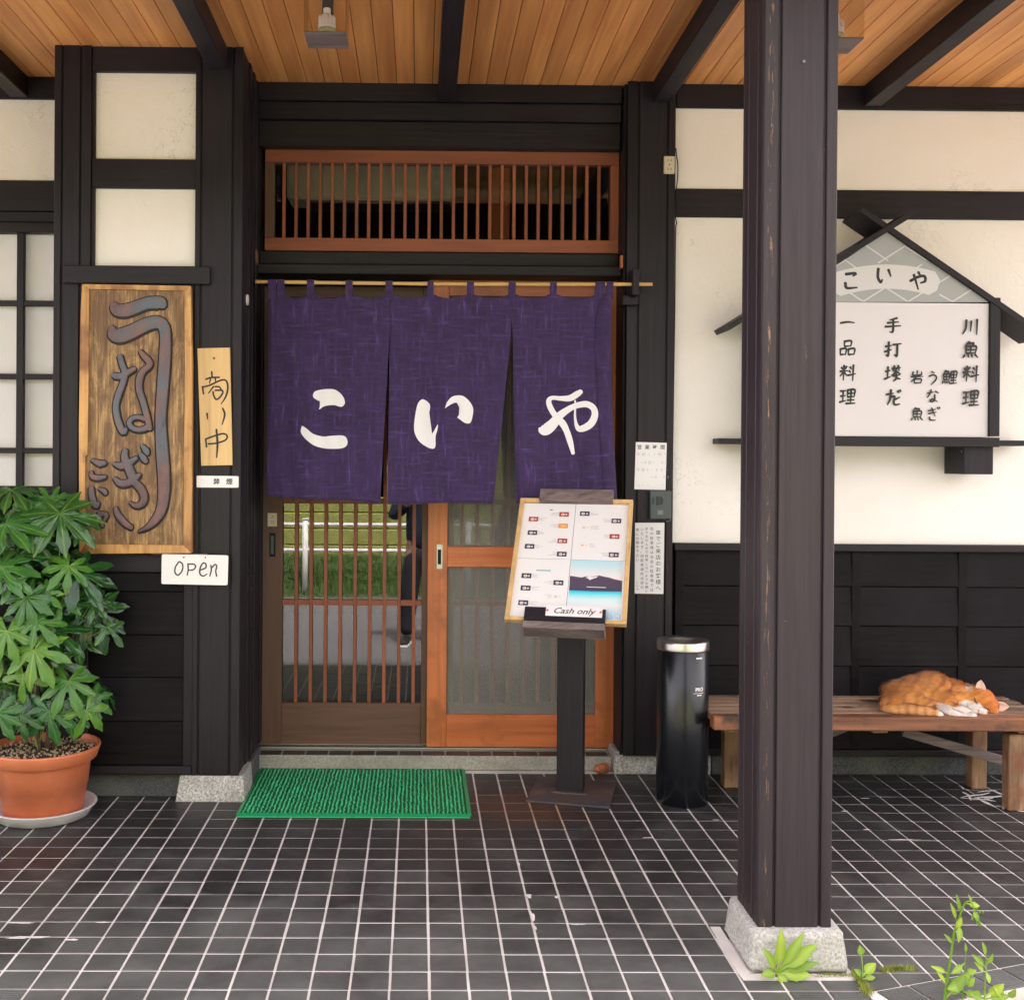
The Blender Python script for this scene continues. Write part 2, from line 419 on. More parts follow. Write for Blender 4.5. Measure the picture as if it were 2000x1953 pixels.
def grout_mat():
    q = N('grout'); wc = q.coord((1, 1, 1), rnd=False, world=True)
    a = q.noise(wc, 3, 4); b = q.noise(wc, 120, 3)
    c = q.ramp(a, [(.3, (.54, .49, .46)), (.7, (.76, .72, .69))])
    vm = q.n('VectorMath', operation='DISTANCE'); q.l(wc, vm.inputs[0]); vm.inputs[1].default_value = (.46, 4.16, 0)
    c = q.mix(q.ramp(vm.outputs['Value'], [(.05, .85), (.32, 0)]), c, (.42, .2, .07))
    q.l(c, q.b.inputs['Base Color']); q.set(Roughness=.9); q.l(q.bump(b, .4, .001), q.b.inputs['Normal']); return q.m
GROUT = grout_mat()

CEIL = wood('ceiling_cedar', (.58, .20, .060), (.90, .44, .14), axis=1, cross=38, along=1.1, rough=(.4, .6), bump=.15, var=.16)
DOORV = wood('door_wood_vertical', (.19, .050, .027), (.33, .10, .045), axis=2, cross=60, along=2, var=.12)
DOORH = wood('door_wood_horizontal', (.19, .050, .028), (.31, .095, .045), axis=0, cross=60, along=2, var=.12)
DOORB = wood('door_wood_brown', (.070, .034, .022), (.15, .075, .045), axis=2, cross=50, along=2, var=.1)
DOORBH = wood('door_rail_brown', (.075, .037, .027), (.17, .085, .055), axis=0, cross=50, along=2, var=.1)
ORV = wood('orange_wood_vertical', (.42, .105, .028), (.64, .185, .055), axis=2, cross=70, along=1.5, rough=(.35, .5), var=.06, coat=.2, spots=(.36, .1, .03))
ORH = wood('orange_wood_horizontal', (.42, .10, .028), (.62, .175, .052), axis=0, cross=70, along=1.5, rough=(.35, .5), var=.06, coat=.2, spots=(.36, .1, .03))
PALE = wood('pale_wood', (.56, .34, .13), (.74, .50, .23), axis=2, cross=60, along=2, var=.05, bump=.1)
BAMBOO = wood('bamboo', (.52, .30, .10), (.70, .46, .19), axis=0, cross=90, along=3, var=0)
BENCHW = wood('bench_wood', (.07, .045, .032), (.34, .22, .14), axis=0, cross=85, along=3.5, rough=(.6, .8), bump=.9, var=.25, spots=(.045, .03, .024))
BENCHF = wood('bench_edge_wood', (.10, .035, .018), (.38, .15, .07), axis=0, cross=60, along=2.5, rough=(.5, .7), bump=.6, var=.05, spots=(.045, .025, .018))
BENCHL = wood('bench_leg_wood', (.10, .045, .025), (.44, .26, .14), axis=2, cross=60, along=5, rough=(.6, .8), bump=.7, var=.1, spots=(.20, .065, .03))
OLDW = wood('weathered_wood', (.075, .055, .055), (.26, .20, .19), axis=0, cross=120, along=3, rough=(.7, .9), bump=.7, var=.0)
def sign_wood():
    q = N('carved_board_wood')
    g = q.noise(q.coord((110, 110, 5), rnd=False), 1, 6, .7, .5); m1 = q.noise(q.coord((16, 16, 5), rnd=False), 1, 5, .7, 1.0); m2 = q.noise(q.coord((60, 60, 30), rnd=False), 1, 4, .7)
    c = q.ramp(g, [(.30, (.085, .042, .02)), (.45, (.27, .155, .065)), (.62, (.50, .31, .13)), (.8, (.62, .43, .20))])
    c = q.mix(q.ramp(m1, [(.40, 0), (.56, .75)]), c, (.12, .058, .028)); c = q.mix(q.ramp(m1, [(.30, .5), (.42, 0)]), c, (.60, .33, .10))
    c = q.mix(q.ramp(m2, [(.62, 0), (.72, .6)]), c, (.06, .032, .02))
    q.l(c, q.b.inputs['Base Color']); q.set(Roughness=.62); q.l(q.bump(g, .9, .004, q.bump(m2, .6, .003)), q.b.inputs['Normal']); return q.m
SIGNW = sign_wood()
SIGNE = wood('carved_board_edge', (.30, .12, .04), (.70, .40, .14), axis=2, cross=60, along=2.4, rough=(.5, .7), bump=.6, var=.1, spots=(.22, .09, .035))
def carved_letter_mat():
    q = N('carved_letter_paint'); co = q.coord((1, 1, .6), rnd=False)
    a = q.noise(co, 14, 5, .65, .5); b = q.noise(co, 4, 2)
    c = q.ramp(b, [(.4, (.10, .125, .15)), (.6, (.13, .075, .075))])
    c = q.mix(q.ramp(a, [(.48, 0), (.62, .8)]), c, (.20, .10, .085)); c = q.mix(q.ramp(a, [(.30, .7), (.42, 0)]), c, (.035, .035, .06))
    q.l(c, q.b.inputs['Base Color']); q.set(Roughness=.6); q.l(q.bump(a, .4, .002), q.b.inputs['Normal']); return q.m
LETTER = carved_letter_mat()
BURN = plain('burnt_groove', (.022, .014, .012), .8)
INK = plain('black_ink', (.016, .015, .016), .6)
INKB = plain('pen_ink', (.05, .05, .07), .6)
INKG = plain('faded_ink', (.33, .33, .33), .7)
INKT = plain('teal_ink', (.05, .42, .45), .6)
WHITE = plain('white_plastic', (.80, .78, .78), .35)
PAPER = plain('paper', (.80, .775, .785), .6)
CREAM = plain('cream_plastic', (.62, .55, .40), .4)
GREYP = plain('dark_grey_plastic', (.055, .068, .078), .4)
GREYL = plain('button_grey', (.16, .18, .19), .4)
STEEL = plain('brushed_steel', (.62, .60, .59), .28, 1.0)
RUSTY = None
BLACKP = N('black_enamel').set(Base_Color=(.006, .007, .010, 1), Roughness=.26, Specular_IOR_Level=.5).m
HOLE = plain('hole', (.004, .004, .004), .9)
ALU = plain('aluminium', (.45, .45, .43), .35, .9)
RED = plain('red_pin', (.7, .12, .1), .4)
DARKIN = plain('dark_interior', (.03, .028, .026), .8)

def cloth_mat():
    q = N('indigo_cloth'); co = q.coord((1, 1, 1), rnd=False)
    mp = q.coord((70, 70, 9), rnd=False); mp2 = q.coord((9, 9, 80), rnd=False)
    a = q.noise(mp, 1, 5, .7); b = q.noise(mp2, 1, 5, .7); l = q.noise(co, 9, 4, .6)
    m1 = q.n('Math', operation='MAXIMUM'); q.l(a, m1.inputs[0]); q.l(b, m1.inputs[1])
    c = q.ramp(m1.outputs[0], [(.46, (.026, .0115, .048)), (.58, (.040, .018, .082)), (.72, (.105, .058, .22))])
    c = q.mix(q.ramp(l, [(.35, 0), (.7, .4)]), c, (.048, .022, .105))
    q.l(c, q.b.inputs['Base Color']); q.set(Roughness=.9, Sheen_Weight=.15)
    wv = q.n('TexWave'); wv.inputs['Scale'].default_value = 260; q.l(co, wv.inputs[0])
    q.l(q.bump(m1.outputs[0], .3, .001), q.b.inputs['Normal']); return q.m
CLOTH = cloth_mat()
CLOTHW = plain('white_dye', (.82, .79, .80), .9)

def glass(name, tint, refl_ior=1.9, rough=0.0):
    """a sheet of window glass: Fresnel reflection over clear tinted transmission"""
    q = N(name); q.t.nodes.remove(q.b)
    lw = q.n('LayerWeight'); lw.inputs[0].default_value = .5; f0 = ((refl_ior-1)/(refl_ior+1))**2
    pw = q.n('Math', operation='POWER'); q.l(lw.outputs['Facing'], pw.inputs[0]); pw.inputs[1].default_value = 5
    fr = q.n('MapRange'); q.l(pw.outputs[0], fr.inputs[0]); fr.inputs[3].default_value = f0; fr.inputs[4].default_value = 1
    gl = q.n('BsdfGlossy'); gl.inputs['Roughness'].default_value = rough; tr = q.n('BsdfTransparent'); tr.inputs[0].default_value = tuple(tint)+(1,)
    mx = q.n('MixShader'); q.l(fr.outputs[0], mx.inputs[0]); q.l(tr.outputs[0], mx.inputs[1]); q.l(gl.outputs[0], mx.inputs[2]); q.l(mx.outputs[0], q.out.inputs[0])
    return q.m
GLASS = glass('door_glass', (.45, .45, .45), 1.95)
GLASS_T = glass('transom_glass', (.75, .75, .72), 1.7)
GLASS_W = glass('window_glass', (.98, .98, .98), 1.22, .02)
GLASS_L = glass('lamp_glass', (.985, .975, .95), 1.35, .02)
def mesh_mat():
    q = N('insect_mesh'); q.t.nodes.remove(q.b)
    d = q.n('BsdfDiffuse'); d.inputs[0].default_value = (.34, .325, .30, 1); tr = q.n('BsdfTransparent'); mx = q.n('MixShader')
    ns = q.noise(q.coord((1, 1, 1), rnd=False), 4, 3); q.l(q.ramp(ns, [(.3, .36), (.7, .28)]), mx.inputs[0])
    q.l(tr.outputs[0], mx.inputs[1]); q.l(d.outputs[0], mx.inputs[2]); q.l(mx.outputs[0], q.out.inputs[0]); return q.m
MESHM = mesh_mat()
def pot_mat():
    q = N('terracotta_plastic'); co = q.coord((1, 1, 1)); a = q.noise(co, 8, 5, .6); b = q.noise(co, 70, 3)
    c = q.ramp(a, [(.35, (.50, .135, .055)), (.7, (.62, .19, .085))]); c = q.mix(q.ramp(b, [(.7, 0), (.8, .5)]), c, (.35, .1, .05))
    q.l(c, q.b.inputs['Base Color']); q.set(Roughness=.42); q.l(q.bump(b, .1, .001), q.b.inputs['Normal']); return q.m
POT = pot_mat()
def soil_mat():
    q = N('soil'); co = q.coord((1, 1, 1)); a = q.noise(co, 90, 4, .8)
    q.l(q.ramp(a, [(.42, (.02, .014, .01)), (.6, (.09, .06, .04)), (.72, (.45, .33, .2))]), q.b.inputs['Base Color']); q.set(Roughness=.95)
    q.l(q.bump(a, 1, .01), q.b.inputs['Normal']); return q.m
SOIL = soil_mat()
def leaf_mat(name, d, l, vein, rough=.28):
    q = N(name); at_ = q.n('Attribute'); at_.attribute_name = 'vein'; co = q.coord((1, 1, 1)); a = q.noise(co, 14, 4)
    c = q.ramp(a, [(.3, d), (.7, l)]); 
    sp = q.n('SeparateColor'); q.l(at_.outputs['Color'], sp.inputs[0])
    c = q.mix(sp.outputs[0], c, vein)
    c = q.mix(q.ramp(sp.outputs[1], [(.6, 0), (1, .5)]), c, vein)
    oi = q.n('ObjectInfo'); hh = q.n('HueSaturation'); mr = q.n('MapRange'); mr.inputs[3].default_value = .75; mr.inputs[4].default_value = 1.3; q.l(oi.outputs['Random'], mr.inputs[0]); q.l(mr.outputs[0], hh.inputs['Value'])
    mr2 = q.n('MapRange'); mr2.inputs[3].default_value = .515; mr2.inputs[4].default_value = .48; q.l(oi.outputs['Random'], mr2.inputs[0]); q.l(mr2.outputs[0], hh.inputs['Hue']); q.l(c, hh.inputs['Color']); c = hh.outputs[0]
    bl = q.noise(co, 55, 4, .7); c = q.mix(q.ramp(bl, [(.64, 0), (.74, .45)]), c, vein)
    q.l(c, q.b.inputs['Base Color']); q.set(Roughness=rough, Specular_IOR_Level=.55, Transmission_Weight=0)
    tl = q.n('BsdfTranslucent'); q.l(q.mix(.5, c, vein), tl.inputs[0]); mx = q.n('MixShader'); mx.inputs[0].default_value = .22
    q.l(q.b.outputs[0], mx.inputs[1]); q.l(tl.outputs[0], mx.inputs[2]); q.l(mx.outputs[0], q.out.inputs[0]); return q.m
LEAF_D = leaf_mat('leaf_dark', (.014, .064, .014), (.030, .125, .022), (.13, .28, .06), .17)
LEAF_M = leaf_mat('leaf_mid', (.028, .12, .026), (.05, .18, .03), (.18, .34, .06))
LEAF_L = leaf_mat('leaf_light', (.06, .19, .022), (.11, .27, .03), (.32, .42, .07), .33)
WEED = leaf_mat('weed_leaf', (.16, .32, .02), (.26, .42, .035), (.40, .50, .08), .5)
STEM = plain('green_stem', (.22, .34, .08), .5)
BARK = plain('brown_stem', (.11, .065, .04), .7)
MATG = N('green_mat').set(Base_Color=(.010, .27, .095, 1), Roughness=.42).m
MATB = N('green_mat_base').set(Base_Color=(.005, .09, .034, 1), Roughness=.6).m  # darker green for the modules under the knobs
def rust_mat():
    q = N('rusty_plate'); co = q.coord((1, 1, 1)); a = q.noise(co, 9, 5, .6, .5)
    q.l(q.ramp(a, [(.4, (.055, .055, .075)), (.6, (.10, .065, .055)), (.75, (.21, .13, .10))]), q.b.inputs['Base Color']); q.set(Roughness=.55, Metallic=.2)
    q.l(q.bump(a, .3, .002), q.b.inputs['Normal']); return q.m
RUSTY = rust_mat()
def asphalt_mat():
    q = N('asphalt'); wc = q.coord((1, 1, 1), rnd=False, world=True); a = q.noise(wc, 220, 2); b = q.noise(wc, 1.2, 4)
    c = q.ramp(a, [(.35, (.10, .098, .105)), (.7, (.20, .195, .205))]); c = q.mix(q.ramp(b, [(.4, 0), (.7, .4)]), c, (.2, .195, .195))
    q.l(c, q.b.inputs['Base Color']); q.set(Roughness=.85); q.l(q.bump(a, .4, .003), q.b.inputs['Normal']); return q.m
ASPH = asphalt_mat()
def grass_mat(name, a_, b_):
    q = N(name); wc = q.coord((1, 1, 1), rnd=False, world=True); a = q.noise(wc, 22, 5, .75)
    q.l(q.ramp(a, [(.35, a_), (.65, b_)]), q.b.inputs['Base Color']); q.set(Roughness=.8); return q.m
GRASS = grass_mat('grass_blade', (.04, .12, .015), (.11, .22, .03))
EARTH = grass_mat('bank_earth', (.05, .07, .025), (.09, .12, .04))
MOSSW = grass_mat('mossy_block', (.20, .24, .05), (.36, .36, .11))
FOL = grass_mat('tree_leaves', (.02, .06, .01), (.06, .13, .025))

# ================================================================= the setting
# ---- ground outside and road
GZ = -.385
rd = MB(); rd.add([(-200, -200, GZ), (200, -200, GZ), (200, 200, GZ), (-200, 200, GZ)], [(0, 1, 2, 3)])
tag(rd.build('road', ASPH), kind='structure')

# ---- porch floor: concrete slab, grout bed, tiles
P0, P1 = Vector((1.155, 2.762, 0)), Vector((1.616, 2.916, 0)); DG = (P1-P0).normalized(); DN = Vector((-DG.y, DG.x, 0))   # diagonal front edge on the right
def diag_y(x): return P0.y+(x-P0.x)*DG.y/DG.x
XR, XL, YB = 3.6, -3.6, 5.2
YF = 2.662
nos = .098
def poly_floor(z, grow=0):
    a = P0-DN*(nos+.004+grow)
    xk = a.x+(YF-grow-a.y)*DG.x/DG.y
    return [(XL, YF-grow, z), (xk, YF-grow, z), (XR, a.y+(XR-a.x)*DG.y/DG.x, z), (XR, YB, z), (XL, YB, z)]
floor = MB().prism(poly_floor(-.0022), (0, 0, GZ+.0022)).build('floor', GROUT, origin=(0, 3.6, 0))
tag(floor, kind='structure')
T_, X0, Y0, G_ = .1, .0345, 4.062, .0064
def clip(poly, p, n):
    out = []
    for i in range(len(poly)):
        a, b = poly[i], poly[(i+1) % len(poly)]; da, db = (a-p).dot(n), (b-p).dot(n)
        if da >= 0: out.append(a)
        if (da >= 0) != (db >= 0): out.append(a+(b-a)*(da/(da-db)))
    return out
def tile_mesh(w_, d_, th=.006):
    b = MB().box(-w_/2, w_/2, -d_/2, d_/2, -th, 0, .0012)
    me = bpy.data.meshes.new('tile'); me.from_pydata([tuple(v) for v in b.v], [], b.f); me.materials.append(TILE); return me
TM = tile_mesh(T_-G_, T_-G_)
def ribbed(c, ax, ay, w_, d_, parent, name='tile'):
    m = MB(); m.obox(c-Z_*.0035, ax, ay, Z_, w_/2, d_/2, .0035, .001)
    for k in range(9):
        m.obox(c+ay*(d_*(-.42+.105*k)), ax, ay, Z_, w_/2-.002, d_*.022, .0014, .0007)
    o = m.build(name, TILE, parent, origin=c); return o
def in_view(p, m_=40):
    d = (p-Vector((0, 0, EYE))); z = d.dot(FF)
    x = CX+F_PX*d.dot(RR)/z; y = CY-F_PX*d.dot(UU)/z
    return -m_ < x < 2000+m_ and y < 1953+m_
cells = []
rng = random.Random(3)
full, part_, far = [], [], []
i0, i1 = int((XL-X0)/T_)+1, int((XR-X0)/T_)
j0, j1 = int((YF-Y0)/T_)-1, int((5.1-Y0)/T_)
for j in range(j0, j1+1):
    for i in range(i0, i1+1):
        cx, cy = X0+T_*(i+.5), Y0+T_*(j+.5)
        if cy < YF: continue
        if cy > 4.655: continue
        if cx < -.55 and cy > 4.33 and cx > -1.62: continue
        if cy > 4.66: continue
        if .855 < cx < 1.14 and 2.87 < cy < 3.10: continue
        c = Vector((cx, cy, 0)); h = (T_-G_)/2
        sq = [Vector((cx-h, cy-h, 0)), Vector((cx+h, cy-h, 0)), Vector((cx+h, cy+h, 0)), Vector((cx-h, cy+h, 0))]
        if cx > .9 and min((p-P0).dot(DN) for p in sq) < .003:
            pl = clip(sq, P0+DN*.003, DN)
            if len(pl) > 2 and cx > P0.x-.25 and (cy > 2.75 or cx > P0.x): part_.append((c, pl))
            elif cx <= P0.x-.05 and cy < 2.77: full.append((c, 1))
            continue
        full.append((c, 1 if (cy < 2.76 and (cx < -.93 or cx > .93)) else 0))
vis = sorted([t for t in full if in_view(t[0])], key=lambda t: t[0].y)[:272]
ids = set(id(t) for t in vis)
for t in full:
    c, rib = t
    if id(t) in ids:
        if rib: ribbed(c+Z_*.001, X_, Y_, T_-G_, T_-G_, floor)
        else:
            o = bpy.data.objects.new('tile', TM); COL.objects.link(o); o.parent = floor
            o.location = c-floor.location+Z_*rng.uniform(-.0005, .0006)
            o.rotation_euler = (rng.uniform(-.004, .004), rng.uniform(-.004, .004), rng.uniform(-.006, .006)); o.scale = (rng.uniform(.975, 1.01), rng.uniform(.975, 1.01), 1)
rest = MB()
for t in full:
    if id(t) not in ids:
        c = t[0]; h = (T_-G_)/2*rng.uniform(.985, 1.01); dz = rng.uniform(-.0004, .0005)
        rest.box(c.x-h, c.x+h, c.y-h, c.y+h, -.006, dz, .0012)
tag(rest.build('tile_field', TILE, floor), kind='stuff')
k = 0
for c, pl in part_:
    if len(pl) < 3: continue
    ar = sum(pl[i].cross(pl[(i+1) % len(pl)]).z for i in range(len(pl)))/2
    if abs(ar) < 2e-4: continue
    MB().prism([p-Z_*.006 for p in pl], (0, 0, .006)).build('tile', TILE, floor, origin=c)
for k in range(24):                                               # ribbed edge tiles along the diagonal front
    c = P0+DG*(.05+.1*k)-DN*(nos/2+.002)
    if c.x > XR-.05: break
    ribbed(c+Z_*.001, DG, DN, T_-G_, nos-.004, floor)
# pieces of broken tile and pale mortar patched in under the bench's right end
q = MB()
net = []
for k in range(80):
    x = rng.uniform(2.02, 2.62); y = rng.uniform(4.02, 4.46)
    if x < 2.05+(4.46-y)*.7: continue
    a0 = rng.choice((0, 0, .3, -.35, 1.2, 1.6))+rng.uniform(-.25, .25); L_ = rng.uniform(.04, .13); w_ = rng.uniform(.006, .014)
    net.append([(x, y, w_*.5), (x+L_*.5*math.cos(a0)+rng.uniform(-.01, .01), y+L_*.5*math.sin(a0)+rng.uniform(-.008, .008), w_), (x+L_*math.cos(a0), y+L_*math.sin(a0), w_*.6)])
flat_strokes(q, net, lambda x_, y_: Vector((x_, y_, .0004)), Z_, .0012, 4)
tag(q.build('mortar_smear', GROUT, floor), kind='stuff')
q = MB()                                                            # spilt grout by the joints near the middle
def smear(px, py, L, W, seed):
    r2 = random.Random(seed); c = atz(px, py); pts = []
    for a in range(14):
        an = a/14*6.283; rr = r2.uniform(.6, 1.25); pts.append(Vector((c.x+W*rr*math.cos(an), c.y+L*rr*math.sin(an), .0007)))
    q.prism(pts, (0, 0, .0006))
for k, (px, py, L, W) in enumerate([(1013, 1688, .018, .004), (1033, 1750, .016, .009), (1040, 1790, .04, .006), (1045, 1812, .012, .005), (1087, 1752, .01, .005), (1130, 1805, .004, .02), (60, 1830, .006, .05), (30, 1832, .005, .03), (200, 1801, .004, .02), (140, 1835, .006, .02), (40, 1802, .005, .04), (1265, 1636, .003, .02), (1398, 1601, .003, .012), (1650, 1584, .004, .015), (1693, 1620, .004, .014), (1765, 1640, .004, .05), (1690, 1559, .003, .02)]): smear(px, py, L, W, k)
tag(q.build('grout_smear', GROUT, floor), kind='stuff')

# ---- ceiling boards and rafters
CZ = lambda y: 2.905+(4.6-y)*.010
ceil = MB().box(-3.8, 3.8, 2.50, 5.1, 0, .16, .0, xf=lambda v: Vector((v.x, v.y, v.z+CZ(v.y)+.012))).build('ceiling', DKY, origin=(0, 3.5, 2.9))
tag(ceil, kind='structure')
bw = .0753; bx0 = .045-bw*52
raf = [-1.675, -.787, .104, .999, 1.89, 2.785, -2.565]
for n_ in range(100):
    x = bx0+bw*n_
    if x > 3.7 or x < -3.7: continue
    MB().box(x+.0012, x+bw-.0012, 2.51, 4.88, 0, .010, .0012, xf=lambda v: Vector((v.x, v.y, v.z+CZ(v.y)))).build('ceiling_board', CEIL, ceil, origin=(x, 3.5, 2.9))
for x in raf:
    MB().box(x-.036, x+.036, 2.43, 4.615, -.088, .0, .003, xf=lambda v: Vector((v.x, v.y, v.z+CZ(v.y)-.001))).build('rafter', DKY, ceil, origin=(x, 3.5, 2.85))
MB().box(-3.8, 3.8, 2.90, 3.05, 2.62, 2.83, .004).build('eave_beam', DKH, ceil)
MB().box(-3.85, 3.85, 2.39, 2.425, 2.80, 3.12, .003).build('fascia', DKH, ceil)

# ---- body of the building behind the front
bd = empty('restaurant_building', (0, 6, 0), 'dark room of the restaurant behind the glazed entrance doors', 'building')
m = MB()
m.box(-3.7, -3.6, 4.95, 9, GZ, 3.1, 0).box(3.6, 3.7, 4.95, 9, GZ, 3.1, 0).box(-3.7, 3.7, 9, 9.1, GZ, 3.1, 0).box(-3.7, 3.7, 4.95, 9.1, 3.1, 3.2, 0)
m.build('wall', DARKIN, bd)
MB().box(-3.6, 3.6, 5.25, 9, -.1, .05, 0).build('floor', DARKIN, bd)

YW, YPL, YP = 4.628, 4.640, 4.600
# =================== right-hand wall
rw = empty('timber_wall', (2.3, YW, 0), 'cream plaster wall with dark timbers and black board dado behind the bench', 'wall')
xl = aX(1318, YW, 600); xr = 3.6
def zz(py, Y, px=1620): return aZ(py/K, Y, px)
b_top0, b_top1 = zz(208, YW), zz(159, YW)
MB().box(xl, xr, YW, YW+.12, zz(208.5, YW), 2.93, .003).build('beam', DKH, rw)
MB().box(xl, xr, YW, YW+.12, zz(416, YW), zz(362, YW), .003).build('beam', DKH, rw)
def plaster_panel(x0, x1, z0, z1, Y, parent, inset=.05):
    """a panel with a smooth margin round a slightly rougher, recessed field"""
    nx, nz = max(8, int((x1-x0)/.02)), max(8, int((z1-z0)/.02)); vs = []; fs = []
    for j in range(nz+1):
        for i in range(nx+1):
            x = x0+(x1-x0)*i/nx; z = z0+(z1-z0)*j/nz
            e = min(x-x0, x1-x, z-z0, z1-z); t = max(0, min(1, (e-inset)/.006))
            n_ = noise.fractal(Vector((x*9, z*9, Y)), .8, 2.2, 4)
            wv = noise.fractal(Vector((x*2.2, z*2.2, Y+5)), 1, 2, 2)
            vs.append((x, Y+t*(.0008+.0011*n_)+.0004*wv, z))
    for j in range(nz):
        for i in range(nx):
            a = j*(nx+1)+i; fs.append((a, a+1, a+nx+2, a+nx+1))
    n0 = len(vs); vs += [(x0, Y+.05, z0), (x1, Y+.05, z0), (x1, Y+.05, z1), (x0, Y+.05, z1)]; fs.append((n0+3, n0+2, n0+1, n0))
    return link('plaster_panel', vs, fs, PLASTER, parent, smooth=True)
plaster_panel(xl, xr, zz(362, YPL), zz(208.5, YPL), YPL, rw, .055)
zd = zz(1035, YPL, 1600)
plaster_panel(xl, xr, zd, zz(416, YPL), YPL, rw, .06)
MB().box(xl, xr, YW-.028, YW+.1, zd-.030, zd, .003).build('dado_rail', DKH, rw)
zb = zz(1426, YW, 1700)
edges_z = [zd-.030, zz(1117, YW, 1700), zz(1192, YW, 1700), zz(1268, YW, 1700), zz(1345, YW, 1700), zb]
xs_b = [xl, aX(1326, YW, 1200), aX(1670, YW, 1300), aX(1878, YW, 1300), 2.93, xr]
for i_ in range(1, 5):
    for j_ in range(5):
        MB().box(xs_b[i_]-.004, xs_b[i_+1]+.004, YW+.004, YW+.02, edges_z[j_+1]+.001, edges_z[j_]-.001, .002, xf=lambda v, z1=edges_z[j_], z0=edges_z[j_+1]: Vector((v.x, v.y-.010*(z1-v.z)/(z1-z0), v.z))).build('cladding_board', BOARD, rw)
for i_ in range(1, 5):
    x = xs_b[i_]; MB().box(x-.018, x+.018, YW-.006, YW+.02, zb, zd-.031, .002).build('batten', BOARD, rw)
MB().box(xl, xr, YW+.022, YW+.1, zb, zd, 0).build('backing', BOARD, rw)
MB().box(xl, xr, YW-.02, YW+.1, zb-.026, zb, .003).build('sill', DKH, rw)
MB().box(.832, 1.24, 4.645, 4.8, 0, zb-.024, .006).build('plinth', GRANITE, rw)
MB().box(1.242, xr, 4.655, 4.8, 0, zb-.027, .006).build('plinth', GRANITE_D, rw)

# =================== post type: core with grooves and side strips
def post(parent, xs, y0, y1, z0, z1, m_=None, name='post', side=True):
    """xs: strip edges left to right; grooves between them"""
    m_ = m_ or DKV
    p = MB().box(xs[0]+.004, xs[-1]-.004, y0+.009, y1, z0, z1, .001)
    o = p.build(name, m_, parent)
    g = .0035
    for i in range(len(xs)-1):
        a = xs[i]+(g if i else 0); b = xs[i+1]-(g if i < len(xs)-2 else 0)
        MB().box(a, b, y0, y0+.0105, z0, z1, .0022).build('facing_board', m_, o)
    return o
# =================== entrance surround
en = empty('entrance_frame', (-.1, YP, 0), 'black timber doorway surround with boarded header above the purple curtain', 'doorway')
# right post
pz1 = 2.93
pr_ = [aX(1223, YP, 700), aX(1245, YP, 700), aX(1301, YP, 700), aX(1316.5, YP, 700)]
post(en, pr_, YP, YP+.16, .092, pz1)
jr = [aX(1210, 4.66, 700), aX(1223, YP, 700)]
MB().box(aX(1211, 4.70, 700), pr_[0]+.003, 4.64, 4.92, .085, pz1, .003).build('jamb', DKV, en)
jl = aX(504, 4.70, 700)
MB().box(jl-.14, jl, 4.64, 4.92, .085, pz1, .003).build('jamb', DKV, en)
MB().box(jl, jl+.006, 4.79, 4.90, .09, 2.3, .001).build('jamb_bead', DKV, en)
# header boards above the transom: three, each set a little further back
XA, XB = jl, aX(1211, 4.70, 300)
hz = [2.93, aZ(204, 4.70, 800), aZ(240, 4.71, 800), aZ(292, 4.72, 800)]
for k in range(3):
    MB().box(XA, XB, 4.655+.018*k, 4.80, hz[k+1], hz[k]-.0015, .003).build('header_board', DKH, en)
# lintel under the transom
MB().box(XA, XB, 4.725, 4.90, aZ(518, 4.72, 850), aZ(493, 4.72, 850), .003).build('lintel', DKH, en)
MB().box(XA, XB+.004, 4.665, 4.90, aZ(537, 4.665, 850), aZ(518, 4.665, 850), .003).build('lintel', DKH, en)
MB().box(XA, XB, 4.775, 4.90, aZ(546, 4.79, 850), aZ(537.5, 4.665, 850), .002).build('door_track', DKH, en)
MB().box(jl-.02, jl+.004, 4.63, 4.66, aZ(517, 4.64, 500), aZ(489, 4.64, 500), .002).build('wedge', DOORBH, en)
MB().box(XB-.008, XB+.004, 4.625, 4.66, aZ(525, 4.64, 1218), aZ(500, 4.64, 1218), .002).build('wedge', ORV, en)
# pole bracket on the right post
bxa, bxb = aX(1233, 4.53, 560), aX(1246, 4.53, 560)
MB().box(bxa, bxb, 4.50, YP-.001, aZ(577, 4.5, 1240), aZ(524, 4.5, 1240), .003).build('pole_bracket', DKV, en)
MB().box(aX(1214, 4.58, 590), aX(1246, 4.58, 590), 4.56, YP+.04, aZ(597, 4.58, 1240), aZ(578, 4.58, 1240), .003).build('pole_bracket', DKV, en)
# transom window
tr = empty('transom_window', (-.1, 4.77, 2.2), 'brown wooden transom window with thin vertical bars above the doors', 'window')
def Xs(px, Y, py=400): return aX(px, Y, py)
ty = 4.745
tz = [aZ(294, ty, 860), aZ(320, ty, 860), aZ(467, ty, 860), aZ(492.5, ty, 860)]
tx = [Xs(517, ty), Xs(535, ty), Xs(1193, ty), Xs(1209, ty)]
MB().box(tx[0], tx[3], ty, ty+.05, tz[1], tz[0], .002).build('rail', DOORH, tr)
MB().box(tx[0], tx[3], ty, ty+.05, tz[3], tz[2], .002).build('rail', DOORH, tr)
MB().box(tx[0], tx[1], ty+.001, ty+.049, tz[2]+.0005, tz[1]-.0005, .002).build('stile', DOORB, tr)
MB().box(tx[2], tx[3], ty+.001, ty+.049, tz[2]+.0005, tz[1]-.0005, .002).build('stile', DOORV, tr)
for k in range(27):
    x = Xs(553.8+23.72*k, ty)
    MB().box(x-.0068, x+.0068, ty+.008, ty+.026, tz[2]+.0005, tz[1]-.0005, .0015).build('bar', DOORV, tr)
MB().box(tx[1], tx[2], ty+.034, ty+.037, tz[2], tz[1], 0).build('glass_pane', GLASS_T, tr)
